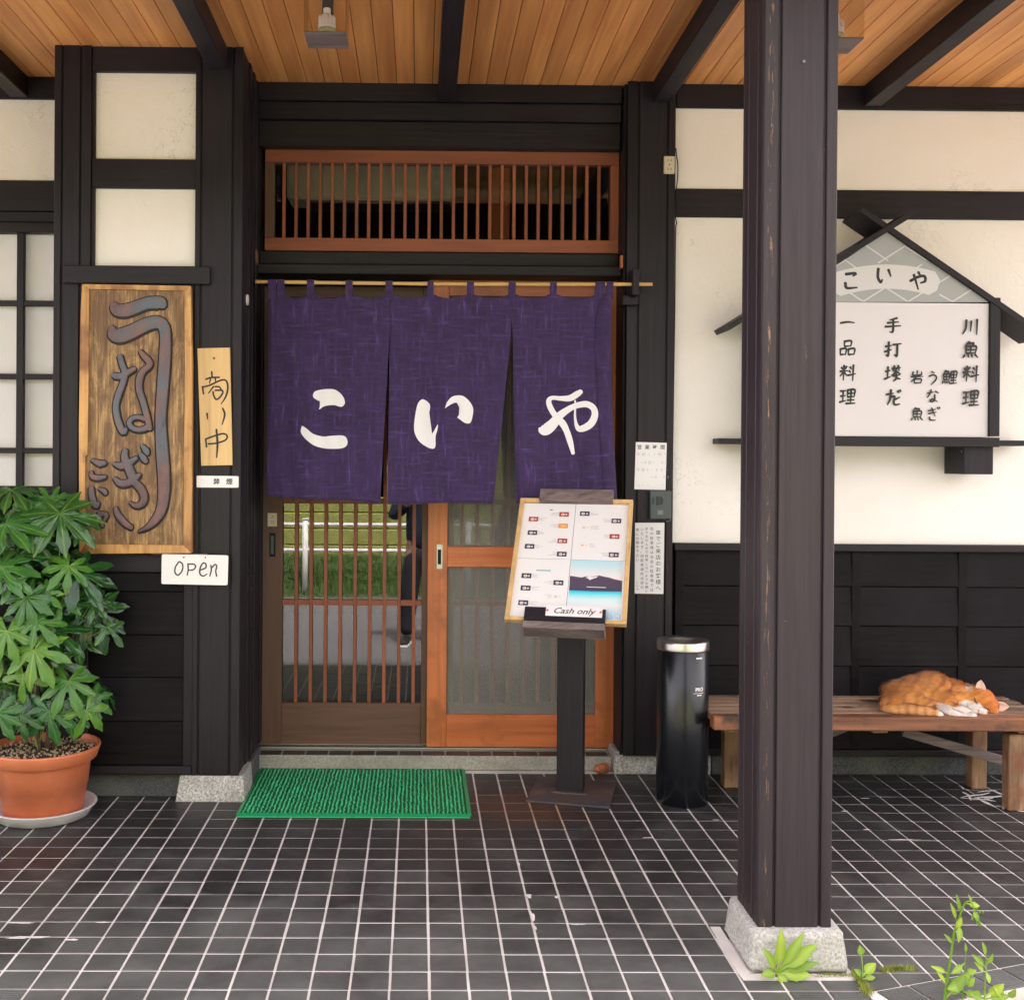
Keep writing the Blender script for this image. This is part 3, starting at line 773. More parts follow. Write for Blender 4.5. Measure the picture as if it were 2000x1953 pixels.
for a, b in ((959, 976), (983.5, 995)):
    MB().box(Xs(a, 4.80), Xs(b, 4.80), 4.793, 4.815, tz[2]+.002, tz[1]-.002, .002).build('sash_stile', ORV, tr)
# air conditioner seen through the transom
ac = empty('air_conditioner', (-.2, 5.1, 2.3), 'off-white air conditioner inside, seen through the transom bars', 'air conditioner')
acy = 5.0
m = MB().box(aX(560, acy, 350), aX(883, acy, 350), acy, acy+.2, aZ(390, acy, 750), aZ(300, acy, 750), .012); m.build('casing', plain('ac_plastic', (.80, .76, .70), .4), ac)
MB().box(aX(600, acy, 350), aX(880, acy, 350), acy+.01, acy+.18, aZ(398, acy, 750), aZ(391, acy, 750), .003).build('louvre', GREYP, ac)
MB().box(aX(700, acy, 350), aX(783, acy, 350), acy+.006, acy+.011, aZ(397, acy, 750), aZ(395.5, acy, 750), 0).build('vent_slot', CREAM, ac)
# threshold: concrete step, tiles, metal track
st = empty('threshold_step', (-.1, 4.7, 0), 'low concrete doorstep edged with black tiles under the doors', 'step')
sx0, sx1 = -.72, .831
MB().box(sx0, sx1, 4.700, 5.25, 0, .0612, .005).build('concrete', CONC, st)
k0 = aX(506, 4.75, 1466)
for k in range(17):
    x = k0-.1+.1*k
    if x+.094 > sx1: break
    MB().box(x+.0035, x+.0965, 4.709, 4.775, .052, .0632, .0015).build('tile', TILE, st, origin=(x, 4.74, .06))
MB().box(sx0, sx1, 4.7765, 4.92, .054, .066, .001).build('metal_track', ALU, st)
for y in (4.80, 4.86): MB().box(sx0, sx1, y, y+.006, .066, .0705, .001).build('track_ridge', ALU, st)
# left side return of the granite beside the doorway
# =================== sliding lattice doors and screen door
def lattice(name, x0, x1, Y, label, stileL, slats_px, sm, vis=True):
    o = empty(name, ((x0+x1)/2, Y, .07), label, 'door', 'sliding lattice doors of the entrance')
    zt, zb_ = aZ(560, Y, 700), .072
    zr0 = aZ(1373, Y, 700)
    MB().box(x0, x0+stileL, Y, Y+.03, zb_, zt, .002).build('stile', DOORB, o)
    MB().box(x1-stileL, x1, Y, Y+.03, zb_, zt, .002).build('stile', DOORB, o)
    MB().box(x0+stileL, x1-stileL, Y+.001, Y+.029, zb_, zr0, .002).build('bottom_rail', DOORBH, o)
    MB().box(x0+stileL, x1-stileL, Y+.001, Y+.029, zt-.05, zt, .002).build('top_rail', DOORBH, o)
    for py in (979, 1177.5):
        MB().box(x0+stileL, x1-stileL, Y+.010, Y+.022, aZ(py+5.5, Y, 700), aZ(py-5.5, Y, 700), .001).build('cross_rail', DOORH, o)
    for px in slats_px:
        x = aX(px, Y, 1170)
        MB().box(x-.0075, x+.0075, Y+.004, Y+.0215, zr0+.0005, zt-.0505, .0015).build('slat', DOORV, o)
    MB().box(x0+stileL, x1-stileL, Y+.024, Y+.0265, zr0, zt-.05, 0).build('glass_pane', GLASS, o)
    return o
YL, YS = 4.845, 4.800
x0 = aX(506, YL, 1200)
ld = lattice('lattice_door', x0, aX(868, YL, 1200), YL, 'brown lattice sliding door on the left, under the noren, reflecting the road', aX(551, YL, 1200)-x0, [578+28.75*k for k in range(10)], True)
z0_, z1_ = aZ(1087, YL, 530), aZ(1041, YL, 530)
MB().box(aX(526.5, YL, 1060), aX(538, YL, 1060), YL-.0025, YL+.002, z0_, z1_, .001).build('finger_pull', HOLE, ld)
MB().box(aX(529, YL, 1060), aX(535, YL, 1060), YL-.004, YL-.002, z0_+.012, z1_-.012, .001).build('latch', GREYP, ld)
stk = MB().box(aX(523, YL, 1015), aX(541, YL, 1015), YL-.002, YL-.0005, aZ(1028, YL, 530), aZ(1002, YL, 530), .0005).build('entrance_sticker', CREAM, ld)
m = MB(); put_text(m, '入', .019, at(532, 1010, YL-.002), X_, Z_, -Y_); put_text(m, '口', .017, at(532, 1020.5, YL-.002), X_, Z_, -Y_); m.build('lettering', INK, stk)
ld2 = lattice('lattice_door', aX(872, YL, 1200), aX(1206, YL, 1200), YL, 'lattice sliding door behind the grey insect mesh on the right', .03, [902+30*k for k in range(10)], True)
sdr = empty('screen_door', ((aX(834, YS)+aX(1204, YS))/2, YS, .07), 'bright orange wooden screen door with grey insect mesh behind the menu stand', 'door')
zt, zb_ = aZ(541, YS, 1000), .073
a_, b_, c_, d_ = aX(834.5, YS, 1200), aX(873, YS, 1200), aX(1164, YS, 1200), aX(1204, YS, 1200)
MB().box(a_, b_, YS, YS+.03, zb_, zt, .002).build('stile', ORV, sdr)
MB().box(c_, d_, YS, YS+.03, zb_, zt, .002).build('stile', ORV, sdr)
MB().box(b_, c_, YS+.001, YS+.029, zb_, aZ(1396, YS, 1000), .002).build('bottom_rail', ORH, sdr)
MB().box(b_, c_, YS+.001, YS+.029, aZ(1108, YS, 950), aZ(1068, YS, 950), .002).build('middle_rail', ORH, sdr)
MB().box(b_, c_, YS+.001, YS+.029, aZ(579, YS, 1000), zt, .002).build('top_rail', ORH, sdr)
for pa, pb in ((579, 1068), (1108, 1396)):
    MB().box(b_, c_, YS+.014, YS+.0145, aZ(pb, YS, 950), aZ(pa, YS, 950), 0).build('mesh_screen', MESHM, sdr)
hd = MB().box(aX(852.5, YS, 1087), aX(864.5, YS, 1087), YS-.003, YS+.002, aZ(1111, YS, 858), aZ(1063, YS, 858), .001).build('flush_handle', ALU, sdr)
MB().box(aX(855, YS, 1087), aX(861.5, YS, 1087), YS-.0042, YS-.0025, aZ(1102, YS, 858), aZ(1073, YS, 858), .001).build('recess', HOLE, hd)

# =================== left bay with the shop boards
YA = 4.27
lb = empty('timber_bay', (-.95, YA, 0), 'black timber bay with two small cream plaster panels above the carved board', 'wall')
def lx(px, py=700): return aX(px, YA, py)
def lz(py, px=280): return aZ(py, YA, px)
pl_ = [lx(104.5, 500), lx(120, 500), lx(156, 500), lx(176, 500)]
post(lb, pl_, YA, YA+.14, .08, lz(73, 140))
pr2 = [lx(386, 700), lx(390, 700)+.004, lx(452, 700), lx(471, 700)]
post(lb, [lx(379, 700), lx(391, 700), lx(452.5, 700), lx(471.5, 700)], YA, YA+.15, .098, lz(79, 430))
xa, xb = pl_[-1], lx(379, 700)
MB().box(xa, xb, YA+.010, YA+.12, lz(139), 2.93, .003).build('rail', DKH, lb)
MB().box(xa, xb, YA+.010, YA+.12, lz(366.5), lz(309.5), .003).build('rail', DKH, lb)
MB().box(xa, xb, YA+.010, YA+.12, lz(1082), lz(519), .003).build('panel_board', DKV, lb)
MB().box(lx(125), lx(411), YA-.022, YA-.0005, lz(556, 260), lz(521, 260), .003).build('hanging_rail', DKH, lb)
for z0p, z1p in ((309.5, 139), (519, 366.5)):
    plaster_panel(xa+.012, xb-.003, lz(z0p), lz(z1p), YA+.03, lb, .048)
    MB().box(xa, xa+.012, YA+.012, YA+.06, lz(z0p), lz(z1p), .001).build('trim', DKV, lb)
MB().box(lx(160), xb, YA+.002, YA+.12, lz(1118), lz(1082), .003).build('rail', DKH, lb)
ez = [lz(1119), lz(1156), lz(1241), lz(1324), lz(1410), lz(1496)]
for j_ in range(5):
    MB().box(lx(20), lx(361), YA+.020, YA+.036, ez[j_+1]+.001, ez[j_]-.001, .002, xf=lambda v, z1=ez[j_], z0=ez[j_+1]: Vector((v.x, v.y-.008*(z1-v.z)/(z1-z0), v.z))).build('cladding_board', BOARD, lb)
MB().box(lx(361), lx(383), YA+.006, YA+.1, lz(1496), lz(1119), .002).build('stile', DKV, lb)
MB().box(lx(-200), lx(379), YA+.038, YA+.12, lz(1500), lz(1100), 0).build('backing', BOARD, lb)
MB().box(lx(-200), lx(379), YA+.000, YA+.1, lz(1513), lz(1496.5), .004).build('sill', DKH, lb)
MB().box(lx(-200), lx(352), YA+.05, YA+.2, 0, lz(1513.5), .004).build('plinth', GRANITE_D, lb)
# granite under the right post: battered block, and the kerb running back to the step
g0, g1 = atz(345, 1562), atz(479, 1562)
q = MB(); zt_ = .097
q.add([(g0.x, YA-.008, 0), (g1.x, YA-.008, 0), (g1.x, YA+.2, 0), (g0.x, YA+.2, 0), (g0.x+.015, YA+.002, zt_), (g1.x-.006, YA+.002, zt_), (g1.x-.006, YA+.2, zt_), (g0.x+.015, YA+.2, zt_)],
      [(3, 2, 1, 0), (4, 5, 6, 7), (0, 1, 5, 4), (1, 2, 6, 5), (2, 3, 7, 6), (3, 0, 4, 7)])
q.build('foundation_stone', GRANITE, lb)
MB().box(g1.x-.10, g1.x-.006, YA+.201, 4.75, 0, .085, .005).build('foundation_stone', GRANITE_D, lb)
# side cheek of the bay
cx_ = lx(471.5)
MB().box(cx_-.12, cx_-.003, YA+.151, 4.64, .086, 2.92, .002).build('side_panel', DKV, lb)
for yy in (YA+.17, YA+.27): MB().box(cx_-.003, cx_+.002, yy, yy+.055, .086, 2.92, .001).build('side_batten', DKV, lb)
# small white round plaque on the cheek
MB().tube([(cx_-.002, 4.40, aZ(586, 4.40, 485)), (cx_+.004, 4.40, aZ(586, 4.40, 485))], .022, 24).build('sticker', WHITE, lb)

# =================== wall and window further left
YV = 4.62
wl = empty('window_wall', (-1.9, YV, 0), 'recessed wall with black-barred window beyond the potted plant', 'wall')
wx0, wx1 = -3.6, -1.45
def vz(py): return aZ(py, YV, 50)
MB().box(wx0, wx1, YV, YV+.12, vz(194), 2.93, .003).build('beam', DKH, wl)
plaster_panel(wx0, wx1, vz(352.5), vz(194), YV+.012, wl, .05)
MB().box(wx0, wx1, YV, YV+.12, vz(412), vz(352.5), .003).build('beam', DKH, wl)
MB().box(wx0, wx1, YV+.012, YV+.12, vz(432), vz(412.5), .003).build('beam', DKH, wl)
win = MB().box(wx0, wx1, YV+.02, YV+.10, vz(452), vz(432.5), .002).build('window', DKH, wl)
zlo = vz(1035)
MB().box(wx0, wx1, YV+.0, YV+.12, zlo-.08, zlo, .003).build('beam', DKH, wl)
for j_ in range(8):
    z1 = zlo-.081-j_*.1
    MB().box(wx0, wx1, YV+.006, YV+.022, max(.13, z1-.099), z1, .002).build('cladding_board', BOARD, wl)
MB().box(wx0, wx1, YV+.023, YV+.1, .12, zlo, 0).build('backing', BOARD, wl)
MB().box(wx0, wx1, YV+.01, YV+.2, 0, .13, .004).build('plinth', GRANITE_D, wl)
mx_ = aX(34, YV, 600); pitch_ = aX(34, YV, 600)-aX(-55, YV, 600)
for k in range(-1, 9):
    x = mx_-pitch_*k if k >= 0 else aX(112, YV, 600)
    MB().box(x-.015, x+.015, YV+.03, YV+.055, zlo, vz(452), .002).build('mullion', DKV, win)
for py in (590.5, 734.5, 880, 959.5):
    MB().box(wx0, wx1, YV+.032, YV+.053, vz(py+5.5), vz(py-5.5), .002).build('glazing_bar', DKH, win)
rows_z = [vz(452), vz(590.5), vz(734.5), vz(880), vz(959.5), zlo]
for k in range(0, 4):
    for j_ in range(5):
        x = mx_-pitch_*(k-1); MB().box(x-pitch_, min(x, wx1), YV+.0425, YV+.0450, rows_z[j_+1], rows_z[j_], 0).build('glass_pane', GLASS_W, win)
cur = plain('curtain_paper', (.88, .84, .84), .8)
MB().box(wx0, wx1, YV+.075, YV+.08, vz(950), vz(452), 0).build('paper_blind', cur, wl)

# =================== porch column on its granite base
cz0 = .104
col = empty('porch_column', (.99, 2.98, 0), 'square brown-black porch column with grooved faces on a pale granite base', 'column')
fx0, fx1 = .899, 1.093; fy0 = 2.893; fy1 = fy0+.19
MB().box(fx0+.010, fx1-.010, fy0+.010, fy1-.010, cz0-.004, 2.86, .002).build('shaft', DKC, col)
wd_ = fx1-fx0
for a, b in ((0, .038), (.046, .158), (.166, wd_)):
    MB().box(fx0+a, fx0+b, fy0, fy0+.0105, cz0-.002, 2.86, .003).build('facing_board', DKC, col)
    MB().box(fx0+a, fx0+b, fy1-.0105, fy1, cz0-.002, 2.86, .003).build('facing_board', DKC, col)
for xx in ((fx0, fx0+.0105), (fx1-.0105, fx1)):
    for a, b in ((.0115, .05), (.058, .130), (.138, .1785)):
        MB().box(xx[0], xx[1], fy0+a, fy0+b, cz0-.002, 2.86, .003).build('facing_board', DKC, col)
MB().tube([(at(1569, 122, fy0).x, fy0-.006, at(1569, 122, fy0).z), (at(1569, 122, fy0).x, fy0+.004, at(1569, 122, fy0).z)], .0038, 12).build('screw', GREYL, col)
b0, b1, y0_, y1_ = .868, 1.132, 2.852, 3.125
def block(x0, x1, y0, y1, z1, inset, n=10, seed=1):
    """rough stone block, its top edge worn"""
    bm = bmesh.new(); bmesh.ops.create_cube(bm, size=1)
    bmesh.ops.subdivide_edges(bm, edges=bm.edges[:], cuts=n, use_grid_fill=True)
    for v in bm.verts:
        x, y, z = v.co; r = Vector((x, y, z))
        m_ = max(abs(x), abs(y)); ed = sorted([abs(x), abs(y), abs(z)])[1]
        if ed > .42: v.co *= 1-.07*(ed-.42)/.08
        t = z+.5; k_ = inset*t
        X = (x0+x1)/2+v.co.x*((x1-x0)-2*k_); Y = (y0+y1)/2+v.co.y*((y1-y0)-2*k_); Z = (v.co.z+.5)*z1
        nn = noise.noise(Vector((X*30, Y*30, Z*30+seed)))*.0022+noise.noise(Vector((X*90, Y*90, Z*90)))*.001
        v.co = Vector((X+nn, Y+nn, max(0, Z+nn*.6) if z > -.49 else 0))
    vs = [v.co.copy() for v in bm.verts]; fs = [tuple(v.index for v in f.verts) for f in bm.faces]; bm.free()
    return vs, fs
vs, fs = block(b0, b1, y0_, y1_, cz0, .012)
link('base_stone', vs, fs, granite('base_concrete', (.30, .285, .265), (.46, .44, .41), (.60, .575, .54)), col, smooth=True)
MB().box(b0-.030, b0-.001, y0_-.02, y1_+.012, -.004, .0016, .0).build('mortar_bed', GROUT, col)
MB().box(b0-.029, b1+.01, y0_-.035, y0_-.001, -.004, .0012, .0).build('mortar_bed', GROUT, col)


# ================================================================= things hung on the front
# ---- bamboo pole and purple curtain
YN = 4.53
pA, pB = at(498.6, 550.5, YN), at(1274, 555.5, YN)
m = MB(); 
npts = 60
def pole_p(t): return pA.lerp(pB, t)+Z_*(-.004*math.sin(t*math.pi))
nodes_t = [.05, .15, .24, .335, .43, .53, .62, .71, .80, .89, .965]
pts, rads = [], []
for k in range(241):
    t = k/240; d = min(abs(t-n_) for n_ in nodes_t)
    pts.append(pole_p(t)); rads.append(.0078+.0014*max(0, 1-d/.004)-.0004*math.sin(t*40))
m.tube(pts, rads, 10)
tag(m.build('bamboo_pole', BAMBOO, None, True, origin=pA), 'thin yellow bamboo pole carrying the purple curtain', 'pole')
nor = empty('noren_curtain', (-.05, YN, 2.0), 'deep purple split noren curtain with white brush letters こいや', 'curtain')
def wave(X, Z):
    d = max(0, (1.98-Z))/.95
    return YN-.004+.006*math.sin(X*9+1)*d+.011*math.sin(X*21+Z*1.5)*d+.005*math.sin(X*43+Z*4)*d+.0025*math.sin(X*90+Z*9)*d
tabs_px = [(524, 540), (541, 556), (600, 614), (675, 689), (753, 767), (835, 847), (912, 925.5), (993, 1007), (1074, 1087), (1162, 1181), (1184, 1197)]
def top_y(px):
    cs = [(a+b)/2 for a, b in tabs_px]
    prev = max([c for c in cs if c <= px], default=None); nxt = min([c for c in cs if c >= px], default=None)
    if prev is None or nxt is None or nxt-prev < 25: return 575
    t = (px-prev)/(nxt-prev); w_ = 8/(nxt-prev)
    if t < w_ or t > 1-w_: return 575
    return 575+8*math.sin((t-w_)/(1-2*w_)*math.pi)**.6
panels = [([(526, 575), (523, 760), (518, 969)], [(762, 575), (761.5, 648), (752, 810), (743, 983)], 969, 983),
          ([(760.8, 575), (761.5, 652), (759, 800), (757, 983)], [(998, 575), (998, 647), (984, 790), (963.6, 982.6)], 983, 982.6),
          ([(996.8, 575), (1001, 657), (1003, 800), (1008, 984)], [(1195, 575), (1193, 684), (1197, 815), (1206, 975)], 984, 976)]
def edge(E, y):
    if y <= E[0][1]: return E[0][0]
    for (xa_, ya_), (xb_, yb_) in zip(E, E[1:]):
        if y <= yb_: return xa_+(xb_-xa_)*(y-ya_)/(yb_-ya_)
    return E[-1][0]
for L, R_, yb0, yb1 in panels:
    nu, nv = 34, 60; vs = []; fs = []
    for j in range(nv+1):
        for i in range(nu+1):
            u = i/nu; v = j/nv
            x0_ = edge(L, 575); x1_ = edge(R_, 575); xt = x0_+(x1_-x0_)*u
            yt = top_y(xt); yb = yb0+(yb1-yb0)*u+1.2*math.sin(u*7)
            y = yt+(yb-yt)*v
            px = edge(L, y)+(edge(R_, y)-edge(L, y))*u
            p = at(px, y, YN); p.y = wave(p.x, p.z); vs.append(p)
    for j in range(nv):
        for i in range(nu):
            a = j*(nu+1)+i; fs.append((a, a+nu+1, a+nu+2, a+1))
    o = link('cloth_panel', vs, fs, CLOTH, nor, smooth=True)
    md = o.modifiers.new('t', 'SOLIDIFY'); md.thickness = .0012; md.offset = -1
for a, b in tabs_px:
    m = MB(); vs = []; xx0, xx1 = at(a, 555, YN).x, at(b, 555, YN).x; zr = pole_p((xx0-pA.x)/(pB.x-pA.x)).z
    prof = [(-.0045, aZ(584, YN, a)), (-.0105, zr+.001), (-.008, zr+.008), (0, zr+.0112), (.008, zr+.008), (.0105, zr), (.0045, aZ(584, YN, a))]
    for (dy, z) in prof:
        for x in (xx0, xx1): vs.append((x, YN+dy-.001, z))
    o = link('tab_loop', vs, [(2*i, 2*i+1, 2*i+3, 2*i+2) for i in range(len(prof)-1)], CLOTH, nor)
    md = o.modifiers.new('t', 'SOLIDIFY'); md.thickness = .0012
# fold sewn down the right edge
vs, fs = [], []
for j in range(41):
    y = 578+(974-578)*j/40; xr_ = edge(panels[2][1], y)-1; xl_ = xr_-(20+12*min(1, (y-578)/60))+8*(j/40)
    for px in (xl_, (xl_+xr_)/2, xr_):
        p = at(px, y, YN); p.y = wave(p.x, p.z)-.004; vs.append(p)
for j in range(40):
    for i in range(2): a = j*3+i; fs.append((a, a+3, a+4, a+1))
o = link('hem_fold', vs, fs, CLOTH, nor, smooth=True); md = o.modifiers.new('t', 'SOLIDIFY'); md.thickness = .0015
S = 500/1904
def poly_on_cloth(poly, ox, oy, name):
    bm = bmesh.new(); vsx = []
    for zx, zy in catmull([(*p,) for p in poly]+[poly[0]], 3)[:-1]:
        p = at(ox+zx*S, oy+zy*S, YN); vsx.append(bm.verts.new((p.x, 0, p.z)))
    f = bm.faces.new(vsx); bmesh.ops.triangulate(bm, faces=[f])
    xs = [v.co.x for v in bm.verts]; zs = [v.co.z for v in bm.verts]
    x = min(xs)+.008
    while x < max(xs): bmesh.ops.bisect_plane(bm, geom=bm.verts[:]+bm.edges[:]+bm.faces[:], plane_co=(x, 0, 0), plane_no=(1, 0, 0)); x += .009
    z = min(zs)+.02
    while z < max(zs): bmesh.ops.bisect_plane(bm, geom=bm.verts[:]+bm.edges[:]+bm.faces[:], plane_co=(0, 0, z), plane_no=(0, 0, 1)); z += .03
    V = [Vector((v.co.x, wave(v.co.x, v.co.z)-.0022, v.co.z)) for v in bm.verts]; Fc = []
    for f in bm.faces:
        ids_ = [v.index for v in f.verts]; Fc.append(ids_)
    bm.verts.index_update(); Fc = [[v.index for v in f.verts] for f in bm.faces]; bm.free()
    out = []
    for f in Fc:
        n_ = (V[f[1]]-V[f[0]]).cross(V[f[2]]-V[f[0]]); out.append(tuple(f) if n_.y < 0 else tuple(reversed(f)))
    link(name, V, out, CLOTHW, nor)
ko1 = [(425,1035),(440,1008),(500,993),(575,992),(620,1015),(650,1050),(662,1085),(658,1105),(640,1122),(610,1118),(585,1110),(540,1112),(500,1122),(475,1140),(472,1130),(500,1095),(460,1075),(430,1055)]
ko2 = [(345,1263),(375,1282),(430,1325),(500,1343),(560,1338),(640,1335),(672,1352),(682,1390),(665,1420),(620,1433),(520,1432),(440,1412),(380,1370),(345,1330),(335,1300)]
i1_ = [(1240,1065),(1270,1080),(1295,1115),(1282,1190),(1262,1240),(1250,1300),(1258,1350),(1275,1368),(1300,1340),(1330,1290),(1352,1253),(1350,1290),(1335,1345),(1335,1410),(1320,1433),(1280,1425),(1220,1385),(1185,1330),(1175,1270),(1185,1180),(1200,1110),(1218,1078)]
i2_ = [(1405,1135),(1420,1090),(1455,1050),(1500,1038),(1545,1045),(1590,1085),(1615,1135),(1610,1195),(1595,1240),(1570,1246),(1545,1238),(1515,1215),(1497,1200),(1515,1175),(1518,1140),(1500,1100),(1480,1092),(1440,1110)]
for pl in (ko1, ko2, i1_, i2_): poly_on_cloth(pl, 500, 500, 'lettering')
ya = [[(200,1282,14),(215,1290,60),(250,1292,84),(300,1252,78),(350,1192,60),(405,1150,48),(455,1122,42),(500,1108,44),(555,1104,46),(600,1130,46),(614,1180,50),(590,1240,54),(545,1275,52),(500,1286,44),(478,1255,26),(468,1190,16),(470,1110,13),(468,1075,12)],
      [(512,1008,34),(480,1030,46),(430,1058,46),(360,1060,34),(300,1056,30),(272,1078,38),(285,1130,42),(330,1200,44),(375,1245,52),(405,1300,46),(432,1380,44),(455,1470,26)]]
m = MB(); 
def cl3(x, y): p = at(1000+x*S, 500+y*S, YN); return p
flat_strokes(m, ya, cl3, -Y_, 0, 6)
for v in m.v: v.y = wave(v.x, v.z)-.0022+(v.y-YN)
m.build('lettering', CLOTHW, nor)

# ---- carved board
YC = YA-.030
def c3(x, y): return at(x*S, 500+y*S, YC)
cb = empty('carved_signboard', (-.97, YC, 1.3), 'tall weathered wooden board with carved raised letters うなぎ in a shallow frame', 'signboard')
def cpr(name, poly, depth, mt, lift=0):
    return MB().prism([c3(*p)-Y_*lift for p in poly], (0, depth, 0)).build(name, mt, cb)
cpr('board', [(632, 222), (1418, 228), (1424, 2200), (606, 2200)], .022, SIGNW)
def edge_strip(pts, depth): 
    return MB().prism([c3(*p)-Y_*.009 for p in pts], (0, .030, 0)).build('rim', SIGNE, cb)
edge_strip([(618, 213), (1420, 226), (1372, 262), (668, 248)], 0)
edge_strip([(616, 215), (666, 250), (662, 900), (655, 1480), (638, 1490), (636, 2140), (596, 2212), (594, 1700), (592, 1300), (600, 700), (606, 400)], 0)
edge_strip([(1421, 228), (1430, 800), (1428, 2205), (1368, 2150), (1372, 1500), (1380, 900), (1373, 264)], 0)
edge_strip([(637, 2142), (1367, 2150), (1427, 2207), (597, 2213)], 0)
U = [[(845,362,60),(872,400,92),(930,408,100),(1000,388,96),(1080,358,92),(1140,348,94),(1195,352,96),(1222,372,60)],
     [(832,528,40),(850,580,100),(900,592,112),(970,570,108),(1040,535,104),(1110,505,100),(1170,495,96),(1215,520,88),(1232,590,82),(1230,720,86),(1220,880,88),(1207,1050,84),(1198,1200,80),(1202,1350,86),(1212,1500,92),(1222,1650,90),(1220,1780,84),(1200,1890,74),(1150,1970,58),(1090,2022,34),(1030,2048,12)],
     [(893,742,40),(912,810,44),(932,870,46),(915,950,46),(885,1030,48),(865,1110,46),(872,1190,48),(895,1265,50),(922,1310,44),(942,1285,26)],
     [(850,890,46),(900,895,46),(950,868,44),(1006,838,34)],
     [(1045,705,26),(1070,740,42),(1110,785,48),(1110,820,46),(1065,860,48),(1040,920,52),(1040,1000,48),(1065,1080,46),(1085,1150,46),(1105,1230,44),(1118,1290,34)],
     [(1105,1272,44),(1060,1290,40),(1000,1285,38),(965,1248,38),(985,1210,36),(1035,1200,36),(1082,1215,34)],
     [(935,1440,36),(930,1500,54),(958,1570,64),(985,1640,64),(1000,1690,54)],
     [(852,1545,26),(905,1560,52),(960,1540,50),(1018,1502,32)], [(852,1650,26),(900,1690,52),(960,1685,52),(1010,1650,48),(1045,1622,26)],
     [(1000,1680,52),(1050,1730,58),(1075,1790,54),(1060,1840,48),(1010,1855,40),(968,1830,14)],
     [(1060,1410,28),(1088,1445,46),(1102,1472,32)], [(1045,1468,28),(1072,1505,46),(1092,1532,30)],
     [(862,1868,26),(880,1923,44),(930,1983,46),(982,2020,36)],
     [(685,1515,20),(735,1538,42),(785,1540,30),(740,1562,14)], [(682,1600,20),(690,1640,38),(740,1650,40),(790,1640,26)],
     [(682,1720,38),(688,1790,46),(715,1858,40),(740,1830,18)], [(737,1727,16),(778,1748,36),(790,1770,26)],
     [(700,1960,24),(750,1920,34),(795,1925,30),(780,1965,24)], [(735,1900,20),(748,1960,26),(765,2010,22)]]
m = MB(); flat_strokes(m, [[(x, y+5, w_+22) for x, y, w_ in st] for st in U], c3, -Y_, .0006, 5); m.build('burnt_outline', BURN, cb)
for a_, b_ in ((0, 2), (2, 6), (6, 13), (13, 15), (15, 17), (17, 19)):
    m = MB(); raised_strokes(m, U[a_:b_], c3, -Y_, .008, 6, 0, .0022); m.build('carved_letter', LETTER, cb, smooth=False)
# support ledge under the board
MB().box(lx(300), lx(408), YA-.016, YA-.0005, lz(1082.5, 330), lz(1080.3, 330), .0005).build('support_strip', OLDW, cb)

# ---- small pale plaque
YQ = YA-.013
pq = empty('wooden_plaque', (-.87, YQ, 1.3), 'pale wooden plaque lettered 商い中 nailed on the bay post', 'plaque')
def q3(x, y): return at(x*S, 500+y*S, YQ)
MB().prism([q3(1468, 688), q3(1708, 682), q3(1728, 1555), q3(1497, 1560)], (0, .0125, 0)).build('board', PALE, pq)
m = MB(); hc = q3(1592, 762); m.tube([hc-Y_*.0006, hc+Y_*.001], .0038, 16); m.build('hanging_hole', HOLE, pq)
m = MB(); m.tube([hc-Y_*.004, hc+Z_*.006+Y_*.001], .0016, 8); m.build('nail', ALU, pq)
w1 = 13
Q = [[(1575,860,w1),(1577,900,w1)], [(1530,918,w1),(1570,905,w1),(1632,903,w1)], [(1567,908,w1),(1558,948,8)], [(1600,908,w1),(1605,938,8)], [(1505,970,w1),(1514,1027,w1)],
     [(1506,976,w1),(1560,962,w1),(1640,926,w1),(1682,928,w1),(1695,980,w1+2),(1680,1045,w1),(1645,1102,7)], [(1590,970,w1),(1550,1022,8)], [(1600,972,w1),(1630,975,w1),(1652,1000,8)], [(1585,1008,w1),(1590,1040,w1),(1612,1068,w1),(1648,1036,w1),(1655,1002,w1),(1600,1000,w1)],
     [(1540,1170,w1+2),(1545,1215,8)], [(1656,1132,w1),(1672,1180,w1+2),(1652,1255,7)],
     [(1530,1362,w1),(1537,1422,w1)], [(1530,1362,w1),(1600,1337,w1),(1660,1322,w1),(1690,1338,w1),(1676,1370,w1),(1610,1392,w1),(1548,1398,w1)], [(1610,1290,w1+2),(1618,1400,w1+3),(1611,1500,9)]]
flat_strokes(MB(), [], q3, -Y_)
m = MB(); flat_strokes(m, Q, q3, -Y_, .0004, 5); m.build('lettering', INK, pq)
# ---- no-smoking sign, open sign
def plate(name, label, cat, px4, Y, th, mt, r=0):
    c = at(sum(p[0] for p in px4)/4, sum(p[1] for p in px4)/4, Y)
    o = empty(name, c, label, cat)
    P = [at(x, y, Y) for x, y in px4]
    if r:
        Q_ = []
        for i in range(4):
            a, b, d = P[i-1], P[i], P[(i+1) % 4]
            for t in (0, .5, 1):
                e = (a-b).normalized()*r*(1-t)+(d-b).normalized()*r*t
                Q_.append(b+e*(1-.45*math.sin(t*math.pi)))
        P = Q_
    MB().prism(P, (0, th, 0)).build('plate', mt, o); return o
ns = plate('no_smoking_sign', 'small white sign lettered 禁煙 below the pale plaque', 'sign', [(384, 929), (466, 930), (466, 952.5), (384, 952)], YA-.004, .0035, WHITE, .004)
m = MB()
for ch, px in (('禁', 423), ('煙', 448)): put_text(m, ch, .025, at(px, 941.5, YA-.004), X_, Z_, -Y_, .0004, 0, .0006)
m.build('lettering', INKB, ns)
m = MB(); c_ = at(396, 941, YA-.0045); r_ = .0085
m.add([c_+X_*(r_*f*math.cos(a*.3927))+Z_*(r_*f*math.sin(a*.3927)) for f in (1, .8) for a in range(16)], [(a, (a+1) % 16, 16+(a+1) % 16, 16+a) for a in range(16)])
m.build('symbol', plain('faded_red', (.75, .6, .6), .5), ns)
